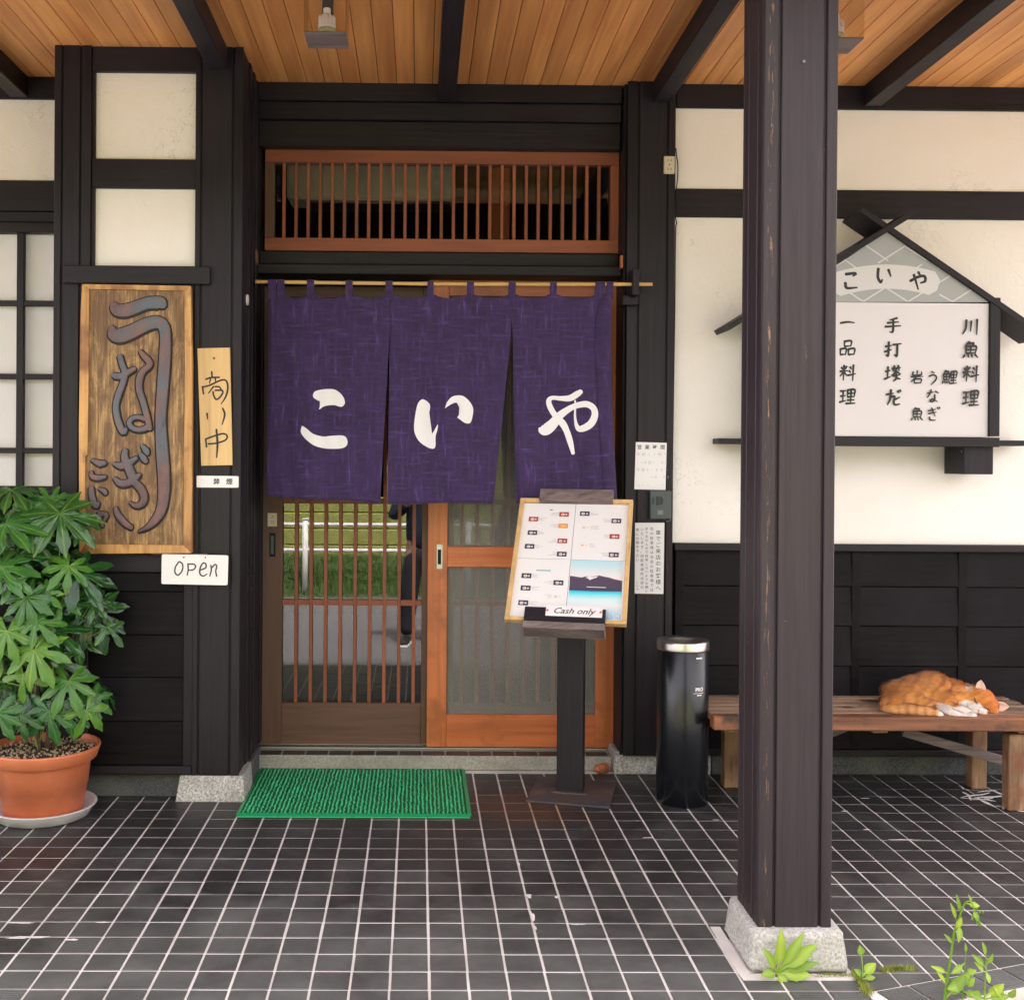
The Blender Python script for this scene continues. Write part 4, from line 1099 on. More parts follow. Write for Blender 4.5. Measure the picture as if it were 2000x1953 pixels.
op = plate('open_sign', 'white plastic sign handwritten OPEN hanging below the carved board', 'sign', [(316, 1081.8), (446, 1084.6), (444.4, 1143), (315, 1140.4)], YA-.028, .003, WHITE, .006)
def o3(x, y): return at(x*S, 900+y*S, YA-.028)
OP = [[(1330,750,11),(1305,790,11),(1302,830,11),(1325,850,11),(1355,815,11),(1358,770,11),(1335,748,11)], [(1398,770,12),(1400,810,11),(1392,852,9)], [(1395,768,11),(1440,768,11),(1455,785,11),(1440,808,11),(1402,815,9)],
      [(1490,812,11),(1530,795,11),(1530,765,11),(1508,762,11),(1488,800,12),(1488,840,12),(1512,856,11),(1542,840,7)], [(1568,775,11),(1572,810,11),(1560,858,9)], [(1570,800,11),(1600,770,11),(1612,785,11),(1605,820,11),(1612,858,11)]]
m = MB(); flat_strokes(m, OP, o3, -Y_, .0004, 5); m.build('lettering', INKB, op)
for zx in (1367, 1528):
    c_ = o3(zx, 718); MB().tube([c_-Y_*.0007, c_+Y_*.001], .0028, 12).build('eyelet', HOLE, op)
    MB().tube([c_-Y_*.002, c_+Z_*.006-X_*.006+Y_*.006, c_+Z_*.012-X_*.010+Y_*.014], .0008, 5).build('string', OLDW, op)

# ---- papers, intercom and outlet on the right post
def board_text(parent, Y, items):
    m = MB()
    for ch, px, py, s_ in items: put_text(m, ch, s_, at(px, py, Y), X_, Z_, -Y_, .0004, 0, -.0002)
    return m.build('lettering', INKG, parent)
YH = YP-.0025
hn = plate('hours_notice', 'white handwritten opening-hours notice 営業時間 on the right post', 'notice', [(1241.9, 863.4), (1302.4, 865), (1299.8, 957), (1239, 955.5)], YH, .002, PAPER)
it = []
def row(s_, x0, dx, y, sz=.0165):
    for i, ch in enumerate(s_):
        if ch != ' ': it.append((ch, x0+dx*i, y, sz))
row('営業時間', 1249, 15, 874, .0195); 
m = MB()
for ch, px, py, s_ in it: put_text(m, ch, s_, at(px, py, YH), X_, Z_, -Y_, .0004, 0, .0003)
m.build('lettering', INKB, hn)
it = []; row('午前11時〜', 1247, 10.5, 888); row(' 〜午後1:30', 1245, 8, 904); row('午後5:00〜', 1247, 9, 918); row('   〜8:00', 1249, 8, 932, .014); row('定休日 水曜', 1247, 9.5, 948, .009)
board_text(hn, YH, it)
ic = empty('intercom', at(1290, 986, YP-.012), 'dark grey intercom box between the two paper notices', 'intercom')
MB().box(aX(1269, YP-.02, 985), aX(1311.5, YP-.02, 985), YP-.022, YP, aZ(1014.5, YP-.02, 1290), aZ(958, YP-.02, 1290), .004).build('casing', GREYP, ic)
yi = YP-.0225
for k in range(9):
    hgt = [6, 7, 8, 9, 9, 9, 8, 8, 5][k]; px = 1274+2.5*k
    if k == 2: continue
    MB().box(aX(px, yi, 980), aX(px+1, yi, 980), yi-.0003, yi+.002, aZ(978+hgt, yi, 1290), aZ(978-hgt, yi, 1290), 0).build('speaker_slot', HOLE, ic)
MB().box(aX(1284, yi, 1000), aX(1295, yi, 1000), yi-.0016, yi+.002, aZ(1005, yi, 1290), aZ(996.5, yi, 1290), .001).build('call_button', GREYL, ic)
m = MB(); m.tube([at(1296, 1014, yi+.01), at(1303, 1019, yi+.012), at(1311, 1015, yi+.016)], .0012, 6); m.build('wire', GREYL, ic)
pk = plate('parking_notice', 'tall white handwritten notice about parking 車でご来店のお客様へ', 'notice', [(1240.5, 1021), (1297.8, 1021), (1295.7, 1160), (1239.7, 1159)], YH, .002, PAPER)
m = MB()
def colt(s_, px, y0, dy, sz, off=0):
    for i, ch in enumerate(s_):
        if ch != ' ': put_text(m, ch, sz, at(px, y0+dy*i, YH), X_, Z_, -Y_, .0004, 0, off)
colt('車でご来店のお客様へ', 1285.5, 1041, 12, .0225, .0001)
colt('右の駐車場は当店の駐車場では', 1273, 1033, 9.2, .0155); colt('ありませんので駐車しないようお願い', 1263, 1033, 7.6, .0135)
colt('いたします。尚駐車場所は店の', 1254, 1034, 8.7, .0145); colt('者にお聞き下さい', 1245, 1035, 8.4, .0145); colt('こいや', 1245, 1138, 6.5, .012)
m.build('lettering', INKB, pk)
oc = empty('wall_outlet', at(1307, 322, YP-.008), 'cream double power outlet high on the right post', 'outlet')
yo = YP-.012
MB().box(aX(1297, yo, 322), aX(1318, yo, 322), yo, YP, aZ(339.5, yo, 1307), aZ(305, yo, 1307), .003).build('cover', CREAM, oc)
for py in (313.5, 331):
    for px in (1304.5, 1310.5): MB().box(aX(px-.6, yo, 322), aX(px+.6, yo, 322), yo-.0004, yo+.002, aZ(py+2.2, yo, 1307), aZ(py-2.2, yo, 1307), 0).build('socket_slot', HOLE, oc)
MB().tube([at(1307.5, 322, yo-.001), at(1307.5, 322, yo+.001)], .0028, 12).build('screw', HOLE, oc)
pts = [at(1320, 290, YW-.004), at(1321.5, 305, YW-.004), at(1324, 325, YW-.006), at(1323, 352, YW-.004), at(1320, 380, YW-.004), at(1319, 420, YW-.004), at(1321.5, 438, YW-.005), at(1319.5, 455, YW-.004), at(1318, 600, YW-.004), at(1314, 870, YW-.004)]
tag(MB().tube(catmull([tuple(p) for p in pts], 6), .0022, 6).build('wall_cable', HOLE, None, True, origin=pts[0]), 'thin black cable running down beside the right post', 'cable')

# ---- house-shaped light sign on the right wall
YG = 4.42
hs_ = empty('house_shaped_sign', (1.9, YG, 1.4), 'white house-shaped sign with dark gable roof, half behind the porch column', 'sign')
G = 600/1904
def g3(x, y, Y=YG): return at(1400+x*G, 380+y*G, Y)
def plank(p, q_, th, y0, y1, name, mt, up=True):
    """a board between two points of the front plane, th across it, running back from y0 to y1"""
    a, b = g3(*p), g3(*q_); d = (b-a); d.y = 0; d.normalize(); n_ = Vector((-d.z, 0, d.x)); 
    if n_.z < 0: n_ = -n_
    P = [a, b, b-n_*th, a-n_*th]
    for v in P: v.y = y0
    return MB().prism(P, (0, y1-y0, 0)).build(name, mt, hs_)
MB().box(g3(397, 0).x+.004, g3(1703, 0).x-.001, YG+.012, YG+.10, g3(1050, 1500).z, g3(1050, 668).z, .001).build('lamp_panel', plain('sign_acrylic', (.66, .615, .63), .3), hs_)
gab = plain('gable_print', (.33, .335, .33), .35)
gb = MB().prism([g3(402, 667, YG+.012), g3(1698, 667, YG+.012), g3(1050, 232, YG+.012)], (0, .08, 0)).build('gable_panel', gab, hs_)
yq = YG+.012
tl = plain('print_pale', (.60, .58, .58), .4); m = MB()
def seg(a, b, w_=8): return [(a[0], a[1], w_), (b[0], b[1], w_)]
L = []
for s_, e_ in (((925, 318), (1060, 410)), ((790, 405), (900, 480)), ((650, 498), (905, 662)), ((1165, 322), (1000, 425)), ((1050, 580), (1180, 662)), ((1270, 435), (910, 662)), ((1310, 405), (1450, 500)), ((1380, 620), (1460, 664)), ((1445, 505), (1190, 662)), ((1580, 590), (1460, 664)), ((1160, 320), (1300, 410)), ((530, 580), (640, 662)), ((800, 405), (520, 585))): L.append(seg(s_, e_))
flat_strokes(m, L, lambda x, y: g3(x, y, yq), -Y_, .0004, 3); m.build('tile_lines', tl, gb)
m = MB(); ban = []
for k in range(19):
    t = k/18; a = math.pi*(.5+(t-.5)*.62); ban.append((1050-400*math.cos(a)*1.05, 960-500*math.sin(a)+20))
bp = [(700+k*35, 0, 0) for k in range(21)]
def arc_y(x): return 510+ (x-1050)**2*.00052
m = MB(); rows_ = [(745+k*31, arc_y(745+k*31), 165) for k in range(20)]
flat_strokes(m, [[(x, y, 150) for x, y, _ in rows_]], lambda x, y: g3(x, y, yq), -Y_, .0012, 2); m.build('banner_print', tl, gb)
m = MB()
for ch, x, y in (('こ', 830, 535), ('い', 1035, 502), ('や', 1245, 535)): flat_strokes(m, glyph(ch, x, y, 125, 13), lambda x_, y_: g3(x_, y_, yq), -Y_, .0016, 5)
m.build('lettering', INK, gb)
m = MB(); sgn = []
for chs, x, ys, sz in (('一品料理', 810, (795, 952, 1105, 1252), 104), ('手打楚ば', 1090, (812, 960, 1108, 1258), 108), ('岩', 1238, (1132,), 88), ('魚', 1238, (1362,), 84), ('うなぎ', 1336, (1138, 1250, 1362), 88), ('鯉', 1440, (1135,), 92), ('川魚料理', 1568, (822, 965, 1112, 1262), 106)):
    for ch, y in zip(chs, ys): sgn += glyph(ch, x, y, sz, 12 if sz > 95 else 11, .06)
flat_strokes(m, sgn, lambda x_, y_: g3(x_, y_, YG+.012), -Y_, .0004, 4); m.build('lettering', INK, hs_)
plank((1228, 88), (60, 812), .022, YG-.012, YG+.19, 'roof_board', DKH)
plank((908, 84), (2050, 868), .022, YG-.006, YG+.19, 'roof_board', DKH)
MB().box(g3(1702, 0).x, g3(1765, 0).x, YG-.002, YG+.19, g3(1735, 1498).z, g3(1735, 640).z, .002).build('frame_post', DKV, hs_)
MB().box(g3(335, 0).x, g3(397, 0).x, YG-.002, YG+.19, g3(1735, 1498).z, g3(1735, 640).z, .002).build('frame_post', DKV, hs_)
MB().box(g3(335, 0).x, g3(1765, 0).x, YG-.004, YG+.10, g3(1050, 1560).z, g3(1050, 1502).z, .002).build('sill_board', DKH, hs_)
MB().box(g3(70, 0).x, g3(2030, 0).x, YG+.11, YG+.205, g3(1050, 1550).z, g3(1050, 1515).z, .002).build('shelf_board', DKH, hs_)
MB().box(g3(1570, 0).x, g3(1752, 0).x, YG+.03, YG+.2, g3(1650, 1735).z, g3(1650, 1561).z, .002).build('bracket_block', DKV, hs_)
MB().box(g3(350, 0).x, g3(530, 0).x, YG+.03, YG+.2, g3(1650, 1735).z, g3(1650, 1561).z, .002).build('bracket_block', DKV, hs_)
c_ = g3(1532, 1578, YG+.05); MB().tube([c_+Vector((.010*math.cos(a*.6), 0, -.010+.010*math.sin(a*.6))) for a in range(3, 11)], .0015, 6).build('cup_hook', ALU, hs_)

# ---- two glass box lamps under the ceiling
def lamp(px, label):
    Y1 = 3.62; w_ = .137; x = px; zb2 = aZ(62, Y1, 628)
    o = empty('ceiling_lamp', (x, Y1+w_/2, CZ(Y1)), label, 'lamp', 'box lamps under the porch ceiling')
    zt2 = CZ(Y1+w_)-.002; x0, x1 = x-w_/2, x+w_/2; y0, y1 = Y1, Y1+w_
    MB().box(x0, x1, y0, y1, zb2-.006, zb2, .001).build('base_plate', OLDW, o)
    for a in ((x0, y0, x0, y1), (x1, y0, x1, y1), (x0, y0, x1, y0), (x0, y1, x1, y1)):
        MB().box(a[0]-.001, a[2]+.001, a[1]-.001, a[3]+.001, zb2+.0005, zt2-.012, 0).build('glass_side', GLASS_L, o)
    MB().box(x0-.002, x1+.002, y0-.002, y1+.002, zt2-.012, zt2+.01, .001).build('ceiling_plate', CREAM, o)
    MB().box(x-.019, x+.019, y1-.035, y1-.025, zb2+.075, zt2-.013, .001).build('stem', GREYP, o)
    cb_ = Vector((x, y0+.07, zb2+.012))
    b = MB().lathe(cb_, [(.001, 0), (.014, .003), (.024, .010), (.029, .022)], 24); b.build('bulb_dome', plain('bulb_dome', (.62, .56, .38), .3), o, True)
    MB().lathe(cb_, [(.0305, .022), (.0305, .027), (.026, .040), (.018, .066), (.012, .072), (.012, .09)], 24).build('bulb_body', WHITE, o)
    for k in range(12):
        a = k*math.pi/6; MB().obox(cb_+Vector((math.cos(a)*.0255, math.sin(a)*.0255, .045)), Vector((math.cos(a), math.sin(a), 0)), Vector((-math.sin(a), math.cos(a), 0)), Z_, .003, .0012, .018, .0005).build('bulb_fin', WHITE, o)
    return o
lamp(-.318, 'box lamp with white bulb hanging left of the centre rafter'); lamp(aX(1687, 3.62, 80)-.068, 'box lamp hanging partly behind the porch column')

# ================================================================= things standing on the floor
# ---- menu stand
TH, TI = -.2517, .684
ms = empty('menu_stand', (.615, 4.40, 0), 'dark wooden pedestal stand on a rusty steel plate holding the menu', 'stand')
ca, sa = math.cos(TH), math.sin(TH); AX = Vector((ca, sa, 0)); AY = Vector((-sa, ca, 0))
BU = Z_*math.cos(TI)+AY*math.sin(TI); BN = Z_*math.sin(TI)-AY*math.cos(TI)       # up the board, out of the board
BO = Vector((.5422, 4.08, .7227)); BW, BH = .450, .570
MB().obox((.619, 4.392, .005), AX, AY, Z_, .161, .168, .004, .001).build('base_plate', RUSTY, ms)
pc = Vector((.614, 4.405, 0)); MB().obox(pc+Z_*.52, AX, AY, Z_, .052, .040, .511, .003).build('pole', DKV, ms)
MB().obox(pc-AY*.047+Z_*.011, AX, AY, Z_, .07, .012, .003, .001).build('weld', RUSTY, ms)
MB().obox(BO+BU*.31-BN*.022, AX, BU, BN, .13, .30, .010, .002).build('backing_board', DKV, ms)
MB().obox(pc+Z_*.80-AY*.10, AX, AY, Z_, .020, .10, .03, .002).build('arm', DKV, ms)
MB().obox(BO+BU*(BH+.012)+BN*.006, AX, BU, BN, .147, .030, .014, .002).build('top_clip', OLDW, ms)
MB().obox(BO+BU*.018+BN*.022, AX, BU, BN, .150, .032, .006, .002).build('front_lip', DKH, ms)
MB().obox(BO-BU*.030+BN*.002, AX, BU, BN, .150, .0145, .034, .002).build('ledge', OLDW, ms)
def on_board(px, py, lift=.0):
    o_ = Vector((0, 0, EYE)); d = ray(px, py); P_ = BO+BN*lift; t = (P_-o_).dot(BN)/d.dot(BN); return o_+d*t
mf = empty('menu_board', BO+BU*.28, 'pale wood framed menu with small food pictures tilted back on the stand', 'menu')
fr_ = .016
for (cx2, cy2, hx, hy) in ((0, fr_/2, BW/2, fr_/2), (0, BH-fr_/2, BW/2, fr_/2), (-BW/2+fr_/2, BH/2, fr_/2, BH/2-fr_), (BW/2-fr_/2, BH/2, fr_/2, BH/2-fr_)):
    MB().obox(BO+AX*cx2+BU*cy2, AX, BU, BN, hx, hy-(.0003), .012, .0015).build('frame', PALE, mf)
shts = [(-.108, .418), (.108, .418), (-.108, .150), (.108, .150)]
for i_, (cx2, cy2) in enumerate(shts):
    MB().obox(BO+AX*cx2+BU*cy2-BN*(.002), AX, BU, BN, .1072, .1332, .0012, 0).build('menu_sheet', PAPER, mf)
c0_ = plain('photo_navy', (.035, .035, .075), .5); c1_ = plain('photo_red', (.35, .04, .035), .5); c2_ = plain('photo_bowl', (.72, .66, .62), .5); c3_ = plain('photo_orange', (.75, .30, .10), .5)
B_ = 280/1904
pics = [(828,303,1),(422,365,1),(815,456,2),(408,545,0),(805,655,1),(370,727,0),(797,830,0),(1103,293,0),(1522,390,0),(1110,475,3),(1497,597,1),(1090,712,3),(1487,840,0),(328,1117,0),(752,1210,0),(317,1280,0),(735,1392,3),(285,1475,0),(716,1578,0)]
r3 = random.Random(5)
for i_, (zx, zy, kd) in enumerate(pics):
    c_ = on_board(980+zx*B_, 960+zy*B_, -.0006)
    bgm = (c0_, c1_, c3_, PAPER)[kd]
    p_ = MB().obox(c_, AX, BU, BN, .0190, .0110, .0003, 0).build('food_picture', bgm, mf, origin=c_)
    m = MB()
    for (dx, rr, mt) in ((-.005+r3.uniform(-.002, .002), .0075, c2_), (.009, .0045, c2_)):
        m.add([c_+BN*.0005+AX*(dx+rr*math.cos(a*.5236))+BU*(rr*.85*math.sin(a*.5236)-.001) for a in range(12)], [tuple(range(12))])
    m.build('bowl', c2_ if kd != 2 else plain('photo_gold', (.8, .55, .2), .5), p_)
    m = MB(); m.add([c_+BN*.0007+AX*(-.005+.0035*math.cos(a*.785))+BU*(.0026*math.sin(a*.785)-.001) for a in range(8)], [tuple(range(8))]); m.build('food', c3_, p_)
    sd_ = 1 if (zx in (422, 408, 370, 1103, 1110, 1090, 328, 317, 285)) else -1
    m = MB()
    for q_ in range(3):
        L_ = r3.uniform(.014, .034); m.obox(c_+AX*sd_*(.021+L_/2)+BU*(.006-.006*q_)-BN*.0002, AX, BU, BN, L_/2, .00055, .0002, 0)
    m.build('printed_lines', INKG, mf)
m = MB(); m.obox(on_board(980+555*B_, 960+1047*B_, -.0005), AX, BU, BN, .028, .0022, .0002, 0); m.build('heading_line', INKT, mf)
m = MB(); m.obox(on_board(980+660*B_, 960+243*B_, -.0005), AX, BU, BN, .006, .0018, .0002, 0); m.build('heading_line', INKB, mf)
def scenic():
    q = N('lake_photograph'); g = q.n('TexCoord'); sp = q.n('SeparateXYZ'); q.l(g.outputs['UV'], sp.inputs[0])
    ns = q.noise(g.outputs['UV'], 26, 5, .7)
    lake = q.ramp(sp.outputs[1], [(0, (.30, .52, .72)), (.10, (.45, .66, .80)), (.22, (.80, .80, .82)), (.34, (.62, .82, .85)), (.44, (.10, .68, .80)), (.47, (.05, .48, .72)), (.48, (.07, .055, .11)), (.62, (.10, .075, .13)), (.655, (.85, .72, .74)), (.75, (.78, .76, .78)), (1, (.42, .72, .80))])
    blo = q.ramp(ns, [(.50, 0), (.58, 1)]); lo = q.ramp(sp.outputs[1], [(.10, .8), (.2, 0)]); mm = q.n('Math', operation='MULTIPLY'); q.l(blo, mm.inputs[0]); q.l(lo, mm.inputs[1])
    q.l(q.mix(mm.outputs[0], lake, (.82, .82, .86)), q.b.inputs['Base Color']); q.set(Roughness=.35); return q.m
P4 = [on_board(980+zx*B_, 960+zy*B_, -.0004) for zx, zy in ((862, 1690), (1582, 1700), (1608, 930), (925, 905))]
sp_ = link('lake_photograph', P4, [(0, 1, 2, 3)], scenic(), mf)
uv = sp_.data.uv_layers.new(name='UVMap')
for i_, c_ in enumerate(((0, 0), (1, 0), (1, 1), (0, 1))): uv.data[i_].uv = c_
ridge = [(905,1118),(960,1125),(1060,1140),(1120,1125),(1200,1130),(1290,1112),(1340,1125),(1420,1140),(1500,1165),(1597,1185),(1596,1290),(1250,1290),(898,1270)]
m = MB(); m.prism([on_board(980+x*B_, 960+y*B_, -.0001) for x, y in ridge], -BN*.0002); m.build('mountain_print', plain('mountain_print', (.085, .065, .11), .4), sp_)
snow = [(1110,1140),(1160,1128),(1210,1135),(1290,1120),(1250,1145),(1200,1160),(1170,1175),(1150,1155)]
m = MB(); m.prism([on_board(980+x*B_, 960+y*B_, .0001) for x, y in snow], -BN*.0002); m.build('snow_print', PAPER, sp_)
m = MB(); m.obox(on_board(980+1255*B_, 960+1270*B_, .0001), AX, BU, BN, .036, .0014, .0001, 0); m.build('caption', PAPER, sp_)
# clear sheet over the menu
cn = empty('cash_note', BO+AX*.03+BU*.035+BN*.03, 'white note handwritten Cash only pinned to the menu ledge', 'note')
nc = BO+AX*.034+BU*.034+BN*.0295
MB().obox(nc, AX, BU, BN, .104, .022, .0006, 0).build('paper', PAPER, cn)
m = MB(); put_text(m, 'Cash only', .034, nc-AX*.002, AX*1.12, BU, BN, .0012, .35, .0002); m.build('lettering', INK, cn)
for s_ in (-1, 1): MB().tube([nc+AX*.098*s_+BN*.0004, nc+AX*.098*s_+BN*.0035], .0042, 12).build('push_pin', RED, cn)

# ---- ashtray
at_o = empty('ashtray_stand', (1.034, 4.30, 0), 'tall black cylindrical ashtray with steel rim beside the bench', 'ashtray')
ac_ = Vector((1.034, 4.30, 0)); rr_ = .0995; HA = .026
MB().lathe(ac_, [(rr_-.004, .0), (rr_, .003), (rr_, .565+HA), (rr_-.003, .567+HA)], 72).build('body', BLACKP, at_o, True).data.shade_smooth()
MB().lathe(ac_+Z_*HA, [(rr_+.0008, .566), (rr_+.0012, .572), (rr_+.0012, .597), (rr_-.001, .603), (rr_-.006, .604), (rr_-.02, .597), (rr_-.05, .586), (.03, .580), (.001, .579)], 72, True).build('steel_rim', STEEL, at_o, True)
def wrap(mb, z0, ang0, r):
    for v in mb.v:
        a = ang0+v.x/r; z = z0+v.z; rr = r+v.y
        v.x, v.y, v.z = ac_.x+rr*math.sin(a), ac_.y-rr*math.cos(a), z
def strip(w_, h_, lift, n_=12):
    m = MB(); vs = []
    for i in range(n_+1):
        for s_ in (-1, 1): vs.append(Vector((-w_/2+w_*i/n_, lift, s_*h_/2)))
    m.add(vs, [(2*i, 2*i+2, 2*i+3, 2*i+1) for i in range(n_)]); return m
A0 = .38
m = strip(.028, .0055, .0006); wrap(m, .572, A0+.05, rr_); m.build('label', WHITE, at_o)
V_, F_ = text_mesh('PRO', .019, 0, .0007); m = MB(); m.add([Vector((v.x, .0007, v.y)) for v in V_], F_); wrap(m, .452, A0+.07, rr_); m.build('lettering', WHITE, at_o)
m = strip(.046, .0016, .0006); wrap(m, .4385, A0+.03, rr_); m.build('printed_line', WHITE, at_o)
m = strip(.022, .004, .0006); wrap(m, .4305, A0+.07, rr_); m.build('printed_line', WHITE, at_o)

# ---- green mat
gm = empty('door_mat', (-.235, 4.4, 0), 'bright green plastic knobbed mat in front of the doors', 'mat')
mx0, mx1, my0, my1 = -.655, .188, 4.098, 4.700
cols = [mx0, aX(543.7, 4.1, 1585), aX(622.9, 4.1, 1585), aX(690, 4.1, 1585), aX(757, 4.1, 1585), aX(835.5, 4.1, 1585), mx1]
for i_ in range(6):
    for j_ in range(4):
        y0 = my0+.1505*j_; MB().box(cols[i_]+.0007, cols[i_+1]-.0007, y0+.0005, min(y0+.150, my1), .0005, .007, .001).build('mat_module', MATB, gm, origin=(cols[i_], y0, 0))
for a, b, c_, d_ in ((mx0-.010, mx1+.010, my0-.020, my0), ):
    for i_ in range(6):
        xa_ = cols[i_]-(.010 if i_ == 0 else 0); xb_ = cols[i_+1]+(.010 if i_ == 5 else 0)
        q = MB(); q.add([(xa_+.0006, my0-.022, .001), (xb_-.0006, my0-.022, .001), (xb_-.0006, my0, .001), (xa_+.0006, my0, .001), (xa_+.0006, my0-.020, .004), (xb_-.0006, my0-.020, .004), (xb_-.0006, my0, .0105), (xa_+.0006, my0, .0105)],
                      [(3, 2, 1, 0), (4, 5, 6, 7), (0, 1, 5, 4), (1, 2, 6, 5), (2, 3, 7, 6), (3, 0, 4, 7)]); q.build('border', MATG, gm)
for s_, xx in ((-1, mx0), (1, mx1)):
    q = MB(); xa_, xb_ = (xx-.016, xx) if s_ < 0 else (xx, xx+.016); hz1, hz2 = (.003, .0105) if s_ < 0 else (.0105, .003)
    q.add([(xa_, my0, .001), (xb_, my0, .001), (xb_, my1, .001), (xa_, my1, .001), (xa_, my0, hz1), (xb_, my0, hz2), (xb_, my1, hz2), (xa_, my1, hz1)], [(3, 2, 1, 0), (4, 5, 6, 7), (0, 1, 5, 4), (1, 2, 6, 5), (2, 3, 7, 6), (3, 0, 4, 7)]); q.build('border', MATG, gm)
q = MB(); nx_, ny_ = 54, 36
r4 = random.Random(9)
for i_ in range(nx_):
    for j_ in range(ny_):
        x = mx0+.010+(mx1-mx0-.02)*i_/(nx_-1); x += r4.uniform(-.0022, .0022); y = my0+.012+(my1-my0-.024)*(j_+(.5 if i_ % 2 else 0)+r4.uniform(-.15, .15))/(ny_)
        h = .0100+.0004*math.sin(i_*2.1)+r4.uniform(-.0008, .0008); rx, ry = .0053*r4.uniform(.8, 1.1), .0050
        patch = ((i_//3+2*(j_//5)) % 9 == 0); h += .0035 if patch and i_ % 3 != 0 else 0
        vs = []
        for (f, z) in ((1, .0069), (.92, h*.72), (.5, h)):
            for k in range(6): a = k*math.pi/3; vs.append((x+rx*f*math.cos(a), y+ry*f*math.sin(a), z))
        fs = [(l*6+k, l*6+(k+1) % 6, l*6+6+(k+1) % 6, l*6+6+k) for l in range(2) for k in range(6)]+[tuple(range(12, 18))]
        q.add(vs, fs)
tag(q.build('knobs', N('green_knob').set(Base_Color=(.018, .36, .135, 1), Roughness=.4).m, gm), kind='stuff')

# ---- clay shard by the step
ts = MB(); c_ = atz(1176, 1510); 
bm = bmesh.new(); bmesh.ops.create_uvsphere(bm, u_segments=14, v_segments=9, radius=1)
ts.add([c_+Vector((v.co.x*.034*(1+.2*noise.noise(v.co*2)), v.co.y*.022, .021+v.co.z*.021*(1+.35*noise.noise(v.co*1.7+Vector((3, 0, 0)))))) for v in bm.verts], [tuple(v.index for v in f.verts) for f in bm.faces]); bm.free()
sh = ts.build('clay_ornament', POT, None, True, origin=c_); tag(sh, 'small terracotta ornament on the tiles behind the menu stand', 'ornament')
m = MB()
for k in range(4):
    x = c_.x-.014+.010*k; m.tube([(x, c_.y-.0215+.001*abs(k-1.5), .012), (x+.003, c_.y-.023+.001*abs(k-1.5), .022), (x-.002, c_.y-.020, .033)], [.0012, .0022, .0012], 6)
tag(m.build('carved_marks', BARK, sh), kind='stuff')

# ---- bench
bn_ = empty('wooden_bench', (1.77, 4.33, 0), 'weathered slatted wooden bench with the sleeping cat on it', 'bench')
BZ = .366; bX0, bX1 = 1.115, 2.42; bY0, bY1 = 4.14, 4.53
MB().box(bX0, bX1, bY0, bY0+.062, BZ-.052, BZ, .004).build('front_plank', BENCHF, bn_)
ys = [bY0+.068, bY0+.135, bY0+.205, bY0+.272, bY0+.335, bY1]
for k in range(5):
    MB().box(bX0+r4.uniform(-.012, .012), bX1+r4.uniform(-.01, .01), ys[k], ys[k+1]-.008, BZ-.030, BZ-.001*(k % 2), .003).build('slat', BENCHW, bn_)
for x in (1.20, 1.77, 2.33): MB().box(x-.03, x+.03, bY0+.063, bY1-.005, BZ-.075, BZ-.0315, .003).build('crosspiece', BENCHL, bn_)
for x0_, x1_ in ((1.245, 1.31), (2.255, 2.318)):
    for y0_2 in (4.185, 4.465): MB().box(x0_, x1_, y0_2, y0_2+.052, 0, BZ-.0755, .004).build('leg', BENCHL, bn_)
def bar2(p, q_, w_, h_, name, mt):
    d = (q_-p); L = d.length; d.normalize(); s_ = d.cross(Y_).normalized(); return MB().obox((p+q_)/2, d, Y_, s_, L/2, w_, h_, .002).build(name, mt, bn_)
bar2(at(1762, 1428, 4.36), at(2010, 1500, 4.36), .012, .018, 'brace', OLDW)
bar2(Vector((1.30, 4.36, .12)), Vector((1.7, 4.36, .28)), .012, .018, 'brace', OLDW)

